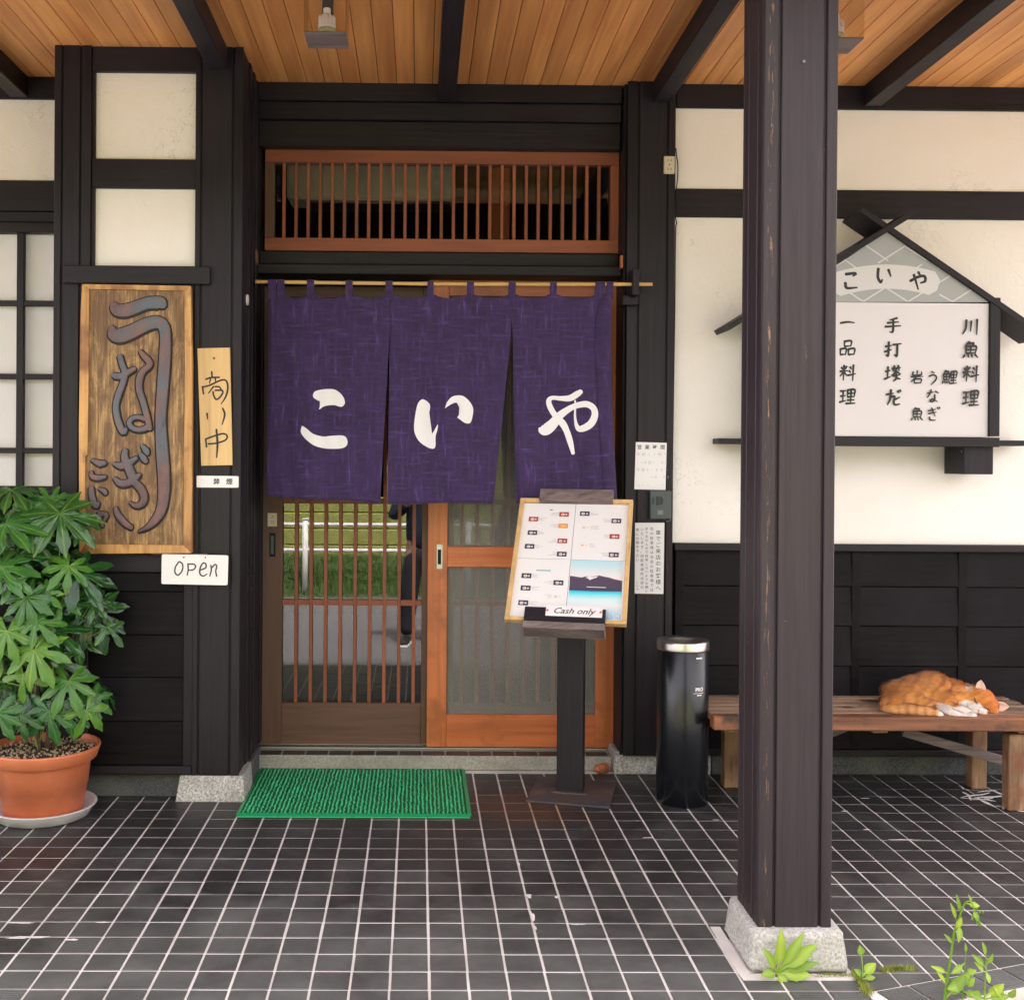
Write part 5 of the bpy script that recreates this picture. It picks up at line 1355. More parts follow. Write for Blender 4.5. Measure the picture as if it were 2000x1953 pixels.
# ================================================================= the cat
def C_(zx, zy, Y): return at(1700+zx*.1436, 1290+zy*.1436, Y)
def cat():
    cat_c = C_(800, 640, 4.32); root = empty('cat', (cat_c.x, 4.32, BZ), 'orange tabby cat with white paws and muzzle asleep curled on the bench', 'cat')
    sc_ = .1436/2157.3
    bm = bmesh.new()
    def ell(zx, zy, Y, rx, ry, rz, rot=0, sub=3):
        """rx, rz in picture units of the zoomed crop, ry metres of depth"""
        c = C_(zx, zy, Y); k_ = sc_*Y; mt = Matrix.Translation(c) @ Matrix.Rotation(math.radians(-rot), 4, 'Y') @ Matrix.Diagonal((rx*k_, ry, rz*k_, 1))
        bmesh.ops.create_icosphere(bm, subdivisions=sub, radius=1, matrix=mt)
    def limb(pts, n=14):
        P = catmull(pts, n)
        for zx, zy, Y, r in P: ell(zx, zy, Y, r, r*sc_*Y, r, 0, 2)
    ell(690, 430, 4.35, 400, .105, 232, 4); ell(470, 470, 4.33, 270, .110, 205, -8); ell(860, 370, 4.36, 240, .095, 205); ell(1090, 460, 4.35, 240, .09, 200, 12)
    ell(430, 560, 4.26, 215, .05, 135, 8); ell(640, 590, 4.25, 260, .045, 90, 6)       # haunch and thigh
    ell(1000, 520, 4.28, 170, .05, 130, 10); ell(1180, 520, 4.30, 190, .06, 130, 15); ell(1260, 430, 4.35, 150, .055, 100, 12)
    ell(830, 300, 4.35, 260, .07, 145, -2); ell(320, 430, 4.36, 150, .07, 140); ell(270, 560, 4.32, 110, .06, 120)
    limb([(260, 560, 4.27, 88), (235, 640, 4.24, 82), (330, 665, 4.215, 80), (480, 655, 4.20, 78), (640, 678, 4.19, 74), (800, 700, 4.185, 68), (900, 728, 4.18, 60), (955, 745, 4.18, 48)])
    limb([(960, 640, 4.24, 90), (1080, 705, 4.195, 68), (1210, 750, 4.18, 56), (1330, 785, 4.172, 52), (1392, 790, 4.17, 54)])
    limb([(1000, 600, 4.25, 84), (1120, 640, 4.225, 66), (1260, 675, 4.205, 58), (1360, 730, 4.195, 50)])
    ell(1380, 765, 4.172, 72, .021, 58, 30)
    # head, lying with the chin towards the left, ears up and to the right
    ell(1340, 490, 4.315, 200, .060, 145, 18); ell(1490, 545, 4.27, 195, .055, 160, 28); ell(1590, 600, 4.27, 140, .048, 130, 35); ell(1400, 480, 4.30, 160, .055, 130, 15); ell(1360, 600, 4.255, 105, .035, 85, 20)
    ell(1430, 665, 4.225, 105, .034, 62, 18); ell(1520, 700, 4.218, 70, .026, 48, 20); ell(1640, 690, 4.25, 90, .036, 72); ell(1345, 645, 4.24, 80, .03, 60)
    me = bpy.data.meshes.new('tmp'); bm.to_mesh(me); bm.free()
    o = bpy.data.objects.new('tmp', me); COL.objects.link(o)
    r = o.modifiers.new('r', 'REMESH'); r.mode = 'VOXEL'; r.voxel_size = .0036
    sm = o.modifiers.new('s', 'SMOOTH'); sm.factor = .6; sm.iterations = 12
    dg = bpy.context.evaluated_depsgraph_get(); dg.update(); me2 = bpy.data.meshes.new_from_object(o.evaluated_get(dg))
    V = [v.co.copy() for v in me2.vertices]; Fc = [tuple(p.vertices) for p in me2.polygons]; NV = [v.normal.copy() for v in me2.vertices]
    bpy.data.objects.remove(o); bpy.data.meshes.remove(me); bpy.data.meshes.remove(me2)
    V = [Vector((v.x, v.y, max(v.z, BZ+.0005) if v.y > bY0+.006 else v.z)) for v in V]
    def unz(p):
        d = p-Vector((0, 0, EYE)); z = d.dot(FF); px = CX+F_PX*d.dot(RR)/z; py = CY-F_PX*d.dot(UU)/z
        return (px-1700)/.1436, (py-1290)/.1436
    OR, OL, RU, WH, PK = Vector((.66, .235, .040)), Vector((.80, .42, .12)), Vector((.27, .070, .014)), Vector((.80, .73, .69)), Vector((.62, .34, .27))
    def near(x, y, cx, cy, r): return max(0, 1-math.hypot(x-cx, y-cy)/r)
    def colour(p):
        x, y = unz(p); n_ = noise.noise(p*45); n2 = noise.noise(p*140)
        c = OR.lerp(OL, .45+.5*n_)
        s_ = math.sin(x*.034+y*.020+2.6*noise.noise(p*22)); s_ = max(0, s_-.1)*.8
        if x < 1200: c = c.lerp(RU, min(.65, s_*.75*(.6+.6*n2+.4)))
        c = c.lerp(RU, .45*near(x, y, 300, 330, 260)); c = c.lerp(RU, .25*near(x, y, 900, 420, 190))
        fine = noise.noise(Vector((p.x*60, p.y*60, p.z*160))); c = c.lerp(RU, .30*max(0, fine)); c = c.lerp(OL, .35*max(0, -fine))
        if y > 600-(x-200)*.02 and x < 1000 and p.y < 4.235:      # tail bands
            t = max(0, math.sin(x*.052)); c = OR.lerp(OL, .6).lerp(RU, .04+.5*t*min(1, x/500))
            c = c.lerp(WH, .14*(1-t)*(1 if y > 640 else .4))
        if x > 1450: c = c.lerp(Vector((.68, .20, .035)), min(.7, (x-1450)/200))
        for a, b, r_ in ((1340, 650, 130), (1440, 680, 125), (1520, 705, 85), (1300, 600, 80)):
            if near(x, y, a, b, r_) > .16+.1*n2 and p.y < 4.27: c = WH.copy()
        if (x > 925+40*n_ and y > 650-(x-930)*.06+26*n2 and x < 1452 and p.y < 4.24) or (940 < x < 1300 and 565+(x-940)*.24 < y < 700 and p.y < 4.27): c = WH.copy()
        c = c.lerp(WH, .8*min(1, 2*max(0, near(x, y, 1355, 368, 75)-.15+.2*n2)))
        if x > 1300 and y < 640: c = c.lerp(RU, .40*max(0, math.sin((x*.5+y)*.06)-.2))
        if x > 1380 and near(x, y, 1385, 790, 70) > .55: c = c.lerp(PK, .3)
        return c
    cols = [colour(v) for v in V]
    q = N('cat_fur'); a_ = q.n('Attribute'); a_.attribute_name = 'coat'; q.l(a_.outputs['Color'], q.b.inputs['Base Color']); q.set(Roughness=.8, Sheen_Weight=.25, Sheen_Roughness=.4)
    body = link('body', V, Fc, q.m, root, True)
    ca_ = body.data.color_attributes.new('coat', 'FLOAT_COLOR', 'POINT')
    for i, c in enumerate(cols): ca_.data[i].color = (*c, 1)
    # fur: fine tapered blades laid back along the coat
    rf = random.Random(2); vs, fs, fc = [], [], []
    areas = []; tot = 0
    for f in Fc:
        a = (V[f[1]]-V[f[0]]).cross(V[f[2]]-V[f[0]]).length; tot += a; areas.append(tot)
    import bisect
    for k in range(42000):
        f = Fc[bisect.bisect(areas, rf.random()*tot) % len(Fc)]
        w_ = [rf.random() for _ in f]; s_ = sum(w_); p = sum((V[i]*(a/s_) for i, a in zip(f, w_)), Vector()); n_ = NV[f[0]]
        if p.z < BZ+.006 and n_.z < 0: continue
        x, y = unz(p); c = cols[f[0]]
        face = x > 1250 and p.y < 4.30
        flow = Vector((-1, 0, -.25)) if x < 1300 else Vector((-.6, 0, .5))
        flow += Vector(noise.noise_vector(p*30))*.9
        t = flow-n_*flow.dot(n_)
        if t.length < 1e-4: continue
        t.normalize(); L = (.009 if face or (p.y < 4.20 and y > 640) else .015)*rf.uniform(.6, 1.3)
        lift_ = rf.uniform(.18, .55); tip = p+t*L+n_*L*lift_; sd_ = t.cross(n_).normalized()*(.0006 if face else .0009)
        i0_ = len(vs); vs += [p-sd_-n_*.0005, p+sd_-n_*.0005, tip]; fs.append((i0_, i0_+1, i0_+2)); fc += [c*rf.uniform(.7, 1.0)]*2+[c*rf.uniform(.9, 1.3)]
    fur = link('fur', vs, fs, q.m, root); fur['kind'] = 'stuff'; cb2 = fur.data.color_attributes.new('coat', 'FLOAT_COLOR', 'POINT')
    for i, c in enumerate(fc): cb2.data[i].color = (*[min(1, x) for x in c], 1)
    # ears: cupped triangles
    pk = plain('ear_inner', (.72, .48, .38), .7); eo = plain('ear_fur', (.62, .32, .14), .8)
    def ear(base_a, base_b, tip, Y, bulge):
        A, B, T = C_(*base_a, Y), C_(*base_b, Y), C_(*tip, Y+.004); vs = []; n_ = 7
        for j in range(n_+1):
            t = j/n_
            for i in range(n_+1):
                u = i/n_; e = A.lerp(B, u); w_ = (1-t**2.4); c0 = A.lerp(B, .5).lerp(T, t); p = c0+(e-A.lerp(B, .5))*w_
                p.y += bulge*math.sin(u*math.pi)*(1-t)+.003*t; vs.append(p)
        fs = [(j*(n_+1)+i, j*(n_+1)+i+1, (j+1)*(n_+1)+i+1, (j+1)*(n_+1)+i) for j in range(n_) for i in range(n_)]
        o = link('ear', vs, fs, pk, root, True); md = o.modifiers.new('t', 'SOLIDIFY'); md.thickness = .0022; md.offset = 1
        return o
    ear((1428, 372), (1572, 418), (1512, 262), 4.250, .014); ear((1690, 715), (1728, 560), (1895, 632), 4.250, .012)
    dk = plain('eyelid_line', (.10, .035, .02), .6); pn = plain('nose_pink', (.62, .26, .22), .5)
    def front(zx, zy):                       # nearest coat point for small face marks
        best = None
        for v in V:
            if abs(v.y-4.24) > .12: continue
            x, y = unz(v); d = (x-zx)**2+(y-zy)**2
            if d < 260 and (best is None or v.y < best.y): best = v
        return (best if best is not None else C_(zx, zy, 4.21)).copy()
    def line(pts, r, name, mt):
        P = []
        for zx, zy in pts: P.append(Vector((C_(zx, zy, front(zx, zy).y).x, front(zx, zy).y-.0022, C_(zx, zy, front(zx, zy).y).z)))
        MB().tube(catmull([tuple(p) for p in P], 4), r, 6).build(name, mt, root, True)
    line([(1412, 505), (1424, 545), (1450, 585)], .0019, 'closed_eye', dk); line([(1540, 632), (1580, 645), (1618, 672)], .0019, 'closed_eye', dk)
    line([(1462, 668), (1478, 684)], .0030, 'nose', pn); line([(1466, 688), (1460, 708), (1490, 722)], .0009, 'mouth', dk)
    for pts in ([(1370, 795), (1392, 830)], [(1400, 780), (1425, 815)], [(1420, 760), (1440, 790)]): line(pts, .0008, 'toe_line', pn)
cat()

# ================================================================= potted plant
PX, PY = -1.383, 4.102
sa_ = empty('plant_saucer', (PX, PY, 0), 'round white plastic saucer under the orange pot', 'saucer')
MB().lathe((PX, PY, 0), [(.001, .004), (.150, .004), (.156, .002), (.165, .004), (.186, .040), (.190, .044), (.192, .042), (.186, .046), (.180, .042), (.160, .010), (.001, .008)], 72, True).build('dish', plain('saucer_white', (.78, .76, .78), .3), sa_, True)
po = empty('potted_plant', (PX, PY, .01), 'large glossy green potted shrub with broad lobed leaves in an orange pot', 'plant')
MB().lathe((PX, PY, .010), [(.001, 0), (.137, 0), (.140, .004), (.1565, .105), (.1585, .106), (.168, .192), (.1705, .197), (.186, .200), (.189, .203), (.203, .243), (.202, .248), (.197, .250), (.192, .246), (.182, .215), (.001, .214)], 96, True).build('pot', POT, po, True)
vs, fs = [], []; n_ = 40
for j in range(12):
    for i in range(n_):
        a = 2*math.pi*i/n_; r = .184*j/11; vs.append((PX+r*math.cos(a), PY+r*math.sin(a), .232+.012*noise.noise(Vector((r*math.cos(a)*30, r*math.sin(a)*30, 0)))+.012*(1-j/11)))
for j in range(11):
    for i in range(n_): fs.append((j*n_+i, j*n_+(i+1) % n_, (j+1)*n_+(i+1) % n_, (j+1)*n_+i))
link('soil', vs, fs, SOIL, po, True)
q = MB(); rs = random.Random(4)
for k in range(420):
    a = rs.uniform(0, 6.28); r = .18*math.sqrt(rs.random()); s_ = rs.uniform(.0015, .0045); c = Vector((PX+r*math.cos(a), PY+r*math.sin(a), .246)); q.box(c.x-s_, c.x+s_, c.y-s_*.7, c.y+s_*.7, c.z-s_, c.z+s_*.6, s_*.3)
tag(q.build('bark_chips', wood('chip', (.1, .06, .04), (.5, .36, .22), 0, 60, 10), po), kind='stuff')

def leaf(name, c, nrm, upd, R, mt, parent, lobes=8, seed=0, droop=.25, width=.22, spread=145):
    """a palmate leaf: lobes round the petiole end, midribs, quilted side veins"""
    r_ = random.Random(seed); nrm = nrm.normalized(); u = (upd-nrm*upd.dot(nrm)).normalized(); v = nrm.cross(u)
    angs = [-spread+2*spread*i/(lobes-1)+r_.uniform(-4, 4) for i in range(lobes)]
    Ls = [R*(1-.30*(abs(a)/spread)**1.5)*r_.uniform(.92, 1.06) for a in angs]
    def half(s): 
        base = .10+.9*min(1, s/.62)**1.3 if s < .62 else (1-((s-.62)/.38)**1.25)
        return width*max(0, base)
    NA, NR = lobes*14, 7; rad = []; info = []
    for i in range(NA+1):
        th = -spread-26+(2*spread+52)*i/NA
        best, bi = .0, 0
        for k, a in enumerate(angs):
            d = abs(th-a)
            if d > 60: continue
            t_ = math.tan(math.radians(d)); s = 1.0
            while s > .03 and s*t_ > half(s): s -= .02
            rr = s/math.cos(math.radians(d))*Ls[k]
            if rr > best: best, bi = rr, k
        kd = min(range(lobes), key=lambda k: abs(th-angs[k])); d = abs(th-angs[kd])
        web = R*.30*(1 if abs(th) < spread+8 else .4)
        rr = max(best, web if abs(th) < spread+10 else R*.05)
        if rr > R*.6: rr *= 1+.03*math.sin(i*2.1)
        rad.append(rr); info.append((kd, d))
    vs, fs, vein = [Vector((0, 0, 0))], [], [1.0]; side = [0.0]
    for i in range(NA+1):
        th = math.radians(-spread-26+(2*spread+52)*i/NA); kd, d = info[i]
        for j in range(1, NR+1):
            t = j/NR; r = rad[i]*t; off = r*math.sin(math.radians(min(d, 60)))
            s = r/R
            z = -droop*R*s*s+.10*off*(1.2 if s > .2 else .6)-.0   # droop, then V fold about each midrib
            z += R*.020*math.sin(s*34+off/R*22)*min(1, off/(R*.05))*min(1, s*2)
            z += R*.03*noise.noise(Vector((th*2, s*2, seed)))
            vs.append(Vector((math.cos(th)*r, math.sin(th)*r, z)))
            vein.append(1.0 if off < R*.008 else 0.0); side.append(max(0, math.sin(s*34+off/R*22))*.25)
    for i in range(NA):
        a = 1+i*NR; b = 1+(i+1)*NR; fs.append((0, a, b))
        for j in range(NR-1): fs.append((a+j, a+j+1, b+j+1, b+j))
    W = [c+u*p.x+v*p.y+nrm*p.z for p in vs]
    o = link(name, W, fs, mt, parent, True, origin=c)
    ca = o.data.color_attributes.new('vein', 'FLOAT_COLOR', 'POINT')
    for i in range(len(vs)): ca.data[i].color = (vein[i]*.6, side[i], 0, 1)
    return o
rl = random.Random(11)
base_c = Vector((PX, PY, .24))
# leaves placed as the photograph shows them: pixel of the petiole end, depth, radius in pixels, facing, kind
SPEC = [(22,957,4.10,72,(.0,-.35,.95),(.1,-1,0),'D'),(117,1003,4.06,100,(.15,-.8,.6),(.3,-.5,-1),'D'),(11,1024,4.02,92,(-.1,-.6,.8),(.7,-.6,-.5),'M'),(152,1116,4.05,92,(.2,-.75,.6),(.35,-.5,-1),'D'),
 (1,1109,3.98,90,(-.1,-.7,.7),(.9,-.4,-.2),'M'),(51,1167,3.98,68,(0,-.9,.4),(.4,-.4,-1),'M'),(14,1233,3.95,70,(0,-.9,.45),(.1,-.4,-1),'L'),(107,1233,4.04,86,(.1,-.65,.7),(1,-.5,-.3),'D'),
 (181,1192,4.16,92,(.35,-.8,.3),(.5,-.2,-1),'D'),(67,1270,3.96,84,(.05,-.9,.5),(.3,-.4,-1),'L'),(133,1331,3.99,72,(.1,-.8,.6),(.1,-.6,-1),'L'),(46,1317,3.97,60,(0,-.95,.3),(-.1,-.2,-1),'L'),
 (76,1376,4.02,54,(.1,-.9,.3),(.1,-.3,-1),'D'),(181,1366,4.05,62,(.6,-.7,.4),(.3,-.2,-1),'M'),(-60,1000,4.10,95,(0,-.7,.7),(-.2,-.6,-1),'D'),(-70,1120,4.0,95,(-.2,-.8,.5),(-.2,-.5,-1),'M'),
 (-50,1230,3.97,85,(-.1,-.8,.5),(-.4,-.5,-1),'M'),(-70,1320,4.0,80,(-.2,-.8,.5),(-.3,-.5,-1),'M'),(60,1085,4.10,80,(.0,-.8,.6),(.2,-.5,-1),'D'),(95,1160,4.12,80,(.1,-.8,.4),(.3,-.3,-1),'D'),
 (110,1290,4.12,76,(.2,-.8,.4),(.5,-.3,-1),'D'),(30,1370,4.05,50,(0,-.9,.3),(-.3,-.3,-1),'D'),(10,1340,4.10,66,(0,-.8,.4),(-.3,-.3,-1),'D'),(150,1240,4.18,70,(.3,-.8,.3),(.7,-.3,-.8),'D'),
 (95,1388,3.97,72,(.05,-.95,.25),(.25,-.3,-1),'M'),(130,1378,3.99,66,(.2,-.9,.3),(.2,-.2,-1),'D'),(168,1388,4.0,62,(.5,-.8,.2),(.35,-.2,-1),'L'),(-5,1392,3.94,68,(-.1,-.9,.3),(-.1,-.3,-1),'M'),(42,1398,3.95,58,(0,-.9,.3),(.3,-.2,-1),'D'),
 (210,1225,4.12,52,(.5,-.7,.4),(.8,-.2,-.6),'D'),(70,1215,3.97,62,(.1,-.8,.5),(.8,-.3,-.6),'L'),(35,1130,3.97,60,(-.1,-.8,.6),(-.5,-.5,-.7),'M')]
stem_top = {}
mbst = []
for k, (px, py, Y, Rp, nr, ud, kd) in enumerate(SPEC):
    c = at(px, py, Y); R = Rp*Y/F_PX
    mt = {'D': LEAF_D, 'M': LEAF_M, 'L': LEAF_L}[kd]
    leaf('leaf', c, Vector(nr), Vector(ud), R*.98, mt, po, rl.choice((7, 8, 8, 9)) if Rp > 65 else rl.choice((5, 6, 7)), k, .30 if kd != 'L' else .38, .172)
    mbst.append((c, Vector(nr)))
for k in range(22):                                              # small leaves between the large ones, down to the rim
    px = rl.uniform(-90, 185); py = rl.uniform(1010, 1395); Y = rl.uniform(4.0, 4.14); c = at(px, py, Y)
    nr = Vector((rl.uniform(-.3, .4), -.85, rl.uniform(.2, .7))); ud = Vector((rl.uniform(-.6, .8), -.3, -1))
    leaf('leaf', c, nr, ud, rl.uniform(.075, .115), rl.choice((LEAF_D, LEAF_D, LEAF_M, LEAF_L)), po, rl.choice((6, 7, 8)), 60+k, .34, .18); mbst.append((c, nr))
for k in range(26):                                              # foliage deeper in the bush
    a = rl.uniform(0, 6.283); hgt = rl.uniform(.15, .98); rr = rl.uniform(.05, .23)*(1-.25*hgt)
    c = Vector((PX+rr*math.cos(a), PY+.05+rr*math.sin(a)*.8, .28+hgt*.92)); nr = Vector((math.cos(a)*.6, math.sin(a)*.6-.35, .6))
    leaf('leaf', c, nr, Vector((math.cos(a), math.sin(a), -.5)), rl.uniform(.10, .16), LEAF_D if hgt < .8 else LEAF_M, po, rl.choice((7, 8)), 100+k, .3, .175)
    mbst.append((c, nr))
mains = [(.03, .0, .9), (-.05, .04, 1.05), (.07, .05, .75), (-.02, -.06, .6), (.0, .08, .5)]
tops = []
for dx, dy, h in mains:
    P = [base_c+Vector((dx*.4, dy*.4, -.01)), base_c+Vector((dx, dy, h*.4)), base_c+Vector((dx*1.8, dy*1.3, h*.8))]
    MB().tube(catmull([tuple(p) for p in P], 6), [.009-.0002*i for i in range(13)], 8).build('stem', BARK, po, True); tops.append(P)
for c, nr in mbst:
    P = min((catmull([tuple(p) for p in t], 6) for t in tops), key=lambda t: min((Vector(p)-c).length for p in t))
    cand = [Vector(p) for p in P if Vector(p).z < c.z-.03] or [Vector(P[0])]
    s_ = min(cand, key=lambda p: abs((c-p).length-.2)); mid = s_.lerp(c, .55)-nr.normalized()*.025+Z_*.01
    e = c-nr.normalized()*.001
    MB().tube(catmull([tuple(s_), tuple(mid), tuple(e)], 5), .0022, 6).build('petiole', STEM, po, True)

# ================================================================= weeds, moss and kerb at the bottom right
ks = MB(); a = P0-DN*(nos+.012); b = a+DG*2.2
ks.prism([a-DG*.5-Z_*.03, b-Z_*.03, b-DN*.16-Z_*.05, a-DG*.5-DN*.16-Z_*.05], (0, 0, GZ+.03)); kb = ks.build('kerb', CONC); tag(kb, kind='structure')
def simple_leaf(mb_v, mb_f, mb_c, c, d, n_, L, W, seg_=10, curl=.3, tooth=0):
    d = d.normalized(); n_ = (n_-d*n_.dot(d)).normalized(); s_ = d.cross(n_); i0_ = len(mb_v)
    for j in range(seg_+1):
        t = j/seg_; tt = max(0, (t-.25)/.75); w_ = max(.0009, W*math.sin(min(1, tt*.98+.02)**.8*math.pi)**.8*(1+(tooth*(j % 2))))
        ctr = c+d*L*t-n_*curl*L*t*t
        for k, f in enumerate((-1, -.05, .05, 1)):
            mb_v.append(ctr+s_*w_*f+n_*abs(f)*w_*.35); mb_c.append((.7 if abs(f) < .1 else 0, 0, 0, 1))
    for j in range(seg_):
        for k in range(3): q_ = i0_+j*4+k; mb_f.append((q_, q_+1, q_+5, q_+4))
def leaves_obj(name, items, mt, parent):
    for it_ in items:
        v_, f_, c_ = [], [], []; simple_leaf(v_, f_, c_, *it_)
        o = link(name, v_, f_, mt, parent, True, origin=it_[0]); ca = o.data.color_attributes.new('vein', 'FLOAT_COLOR', 'POINT')
        for i, x in enumerate(c_): ca.data[i].color = x
rw_ = random.Random(21)
# rosette in front of the column base
def pxv(px, py, Y): return at(px, py, Y)
w1_ = atz(1516, 1907, 0); wd1 = empty('weed', w1_, 'small bright green weed rosette growing against the column base', 'weed', 'weeds by the porch edge')
its = []
for px, py, Ln, Wd in ((1528, 1844, .05, .015), (1556, 1846, .06, .014), (1574, 1858, .075, .020), (1500, 1900, .055, .015), (1532, 1916, .04, .013), (1566, 1900, .07, .022), (1506, 1868, .05, .013), (1578, 1882, .06, .013)):
    e = at(px, py, w1_.y-.03); c = w1_+Vector((0, -.004, .012)); its.append((c, e-c, Vector((0, -.8, .6)), (e-c).length*1.3, Wd*.85, 12, .25, .08))
leaves_obj('leaf', its, WEED, wd1)
MB().tube([w1_-Z_*.002, w1_+Z_*.03], .003, 6).build('stem', plain('weed_stem_red', (.30, .12, .10), .6), wd1)
w2_ = atz(1684, 1915, 0); wd2 = empty('weed', w2_, 'small green weed with upright oval leaf right of the column base', 'weed', 'weeds by the porch edge')
tp = at(1683, 1870, w2_.y); MB().tube([w2_, w2_.lerp(tp, .5)+X_*.002, tp], .0016, 6).build('stem', STEM, wd2)
its = [(tp, Vector((-.15, 0, 1)), -Y_, .032, .010, 8, .05, 0), (w2_+Z_*.012, at(1708, 1890, w2_.y)-w2_, Vector((0, -.6, .8)), .048, .013, 8, .2, 0), (w2_+Z_*.010, at(1668, 1895, w2_.y)-w2_, Vector((0, -.6, .8)), .026, .009, 8, .2, 0), (w2_+Z_*.004, at(1712, 1907, w2_.y)-w2_, Vector((0, -.6, .8)), .035, .009, 8, .3, 0)]
leaves_obj('leaf', its, WEED, wd2)
# tall drooping weed and its shorter neighbours, rooted below the edge
YT = 2.66
def tallweed(root_px, pts, leaves_, label, r0=.0030, head=None):
    P = [at(px, py, YT+dy) for px, py, dy in pts]; base = at(root_px[0], root_px[1], YT); base.z = GZ*0-.06
    o = empty('weed', base, label, 'weed', 'weeds by the porch edge')
    full_ = [base]+P; cm = catmull([tuple(p) for p in full_], 6); n2 = len(cm)
    MB().tube(cm, [r0*(1-.72*i/n2) for i in range(n2)], 7).build('stem', WEED, o, True)
    its = []
    for px, py, ex, ey, Wd in leaves_:
        c = at(px, py, YT); e = at(ex, ey, YT-.02); its.append((c, e-c, Vector((rw_.uniform(-.3, .3), -.9, .4)), (e-c).length, Wd, 8, .18, .10))
    leaves_obj('leaf', its, WEED, o)
    if head:
        m = MB()
        for k in range(16):
            px, py = head; c = at(px+rw_.gauss(0, 7), py+rw_.gauss(0, 9), YT-.01+rw_.uniform(-.01, .01)); s_ = rw_.uniform(.002, .005); m.obox(c, X_, Y_, Z_, s_*.6, s_*.5, s_, s_*.3)
        tag(m.build('flower_buds', WEED, o), kind='stuff')
    return o
tallweed((1840, 1975), [(1846, 1945, 0), (1855, 1880, 0), (1864, 1820, 0), (1874, 1790, -.005), (1886, 1762, -.01), (1898, 1763, -.015), (1904, 1780, -.02)],
   [(1852, 1900, 1825, 1888, .006), (1850, 1925, 1835, 1897, .005), (1862, 1845, 1850, 1826, .005), (1868, 1800, 1862, 1768, .005), (1876, 1786, 1872, 1752, .005), (1872, 1800, 1876, 1840, .008), (1888, 1764, 1912, 1768, .007), (1898, 1765, 1896, 1750, .004), (1900, 1775, 1910, 1796, .006), (1866, 1815, 1878, 1795, .007), (1845, 1950, 1885, 1905, .014), (1850, 1940, 1902, 1896, .010)],
   'tallest yellow-green weed drooping at the tip at the porch edge', .0040, (1907, 1790))
tallweed((1880, 1975), [(1880, 1940, 0), (1885, 1880, 0), (1888, 1850, 0)], [(1886, 1862, 1888, 1846, .004), (1884, 1880, 1862, 1900, .008), (1882, 1920, 1855, 1930, .012), (1882, 1925, 1902, 1912, .010), (1885, 1900, 1905, 1895, .008), (1880, 1935, 1908, 1945, .009)], 'leafy weed just right of the tallest weed', .0022)
tallweed((1922, 1985), [(1923, 1940, 0), (1926, 1890, 0), (1925, 1850, 0)], [(1925, 1870, 1924, 1843, .006), (1926, 1885, 1940, 1866, .006), (1926, 1890, 1906, 1866, .008), (1926, 1895, 1934, 1918, .006), (1924, 1900, 1910, 1880, .006), (1922, 1945, 1962, 1925, .012), (1922, 1950, 1970, 1945, .010), (1922, 1950, 1900, 1940, .012)], 'bushy weed furthest right by the porch edge', .0024)
tallweed((1960, 1990), [(1962, 1960, 0), (1965, 1935, 0)], [(1963, 1950, 1985, 1935, .010), (1963, 1950, 1948, 1930, .009)], 'short weed cut off by the lower right corner', .002)
mo = MB(); rm = random.Random(8)
def tufts(px0, py0, px1, py1, n_, spr, h):
    for k in range(n_):
        t = rm.random(); p = atz(px0+(px1-px0)*t, py0+(py1-py0)*t)+Vector((rm.gauss(0, spr), rm.gauss(0, spr*.6), .0)); hh = h*rm.uniform(.4, 1.2); a = rm.uniform(0, 6.28)
        s_ = Vector((math.cos(a), math.sin(a), 0))*.0012; mo.add([p-s_, p+s_, p+Vector((rm.gauss(0, hh*.3), rm.gauss(0, hh*.3), hh))], [(0, 1, 2)])
tufts(1600, 1903, 1660, 1905, 260, .004, .006); tufts(1722, 1896, 1785, 1893, 380, .007, .015); tufts(1672, 1905, 1695, 1945, 400, .006, .012); tufts(1664, 1900, 1700, 1940, 200, .004, .018); tufts(1590, 1908, 1665, 1907, 300, .006, .004)
mos = mo.build('moss', grass_mat('moss_green', (.13, .16, .02), (.42, .46, .08))); tag(mos, 'low moss growing in the joints by the column base', 'moss', kind='stuff')

# ================================================================= behind the camera: seen mirrored in the door glass
# ---- verge, guardrail, mossy block wall, trees
vg = MB(); n_ = 60
for i in range(n_+1):
    x = -9+18*i/n_
    for j, (y, z) in enumerate(((-3.72, GZ+.002), (-3.85, GZ+.05), (-4.1, GZ+.22), (-4.5, GZ+.45))):
        vg.v.append(Vector((x, y+.04*noise.noise(Vector((x*2, j, 0))), z+.05*noise.noise(Vector((x*3, j*2, 3)))*(j > 0))))
for i in range(n_):
    for j in range(3): q_ = i*4+j; vg.f.append((q_, q_+4, q_+5, q_+1))
tag(vg.build('verge', EARTH), kind='structure')
g = MB(); rg = random.Random(6)
for k in range(15000):
    x = rg.uniform(-4.5, 3.5); t = rg.random(); y = -3.74-.7*t; z = GZ+.02+.42*t; h = rg.uniform(.03, .12)*(1.3-.5*t); a = rg.uniform(0, 6.28); s_ = Vector((math.cos(a), math.sin(a), 0))*rg.uniform(.003, .008)
    p = Vector((x, y, z)); g.add([p-s_, p+s_, p+Vector((rg.gauss(0, .03), rg.gauss(0, .03), h))], [(0, 1, 2)])
tag(g.build('grass', GRASS), 'green weeds and grass along the far side of the road', 'grass', kind='stuff')
gr = empty('guardrail', (0, -3.78, GZ), 'white pipe guardrail across the road, mirrored in the door glass', 'guardrail')
WP = plain('white_paint', (.78, .78, .78), .4)
for z in (.50, .185): MB().tube([(-9, -3.80, z), (9, -3.80, z)], .022, 12).build('rail', WP, gr, True)
for k in range(-3, 5):
    x = -1.39+2*k; MB().tube([(x, -3.80, GZ-.02), (x, -3.80, .56)], .036, 16).build('rail_post', WP, gr, True)
    MB().tube([(x, -3.80, .555), (x, -3.80, .575)], .042, 16).build('post_cap', WP, gr, True)
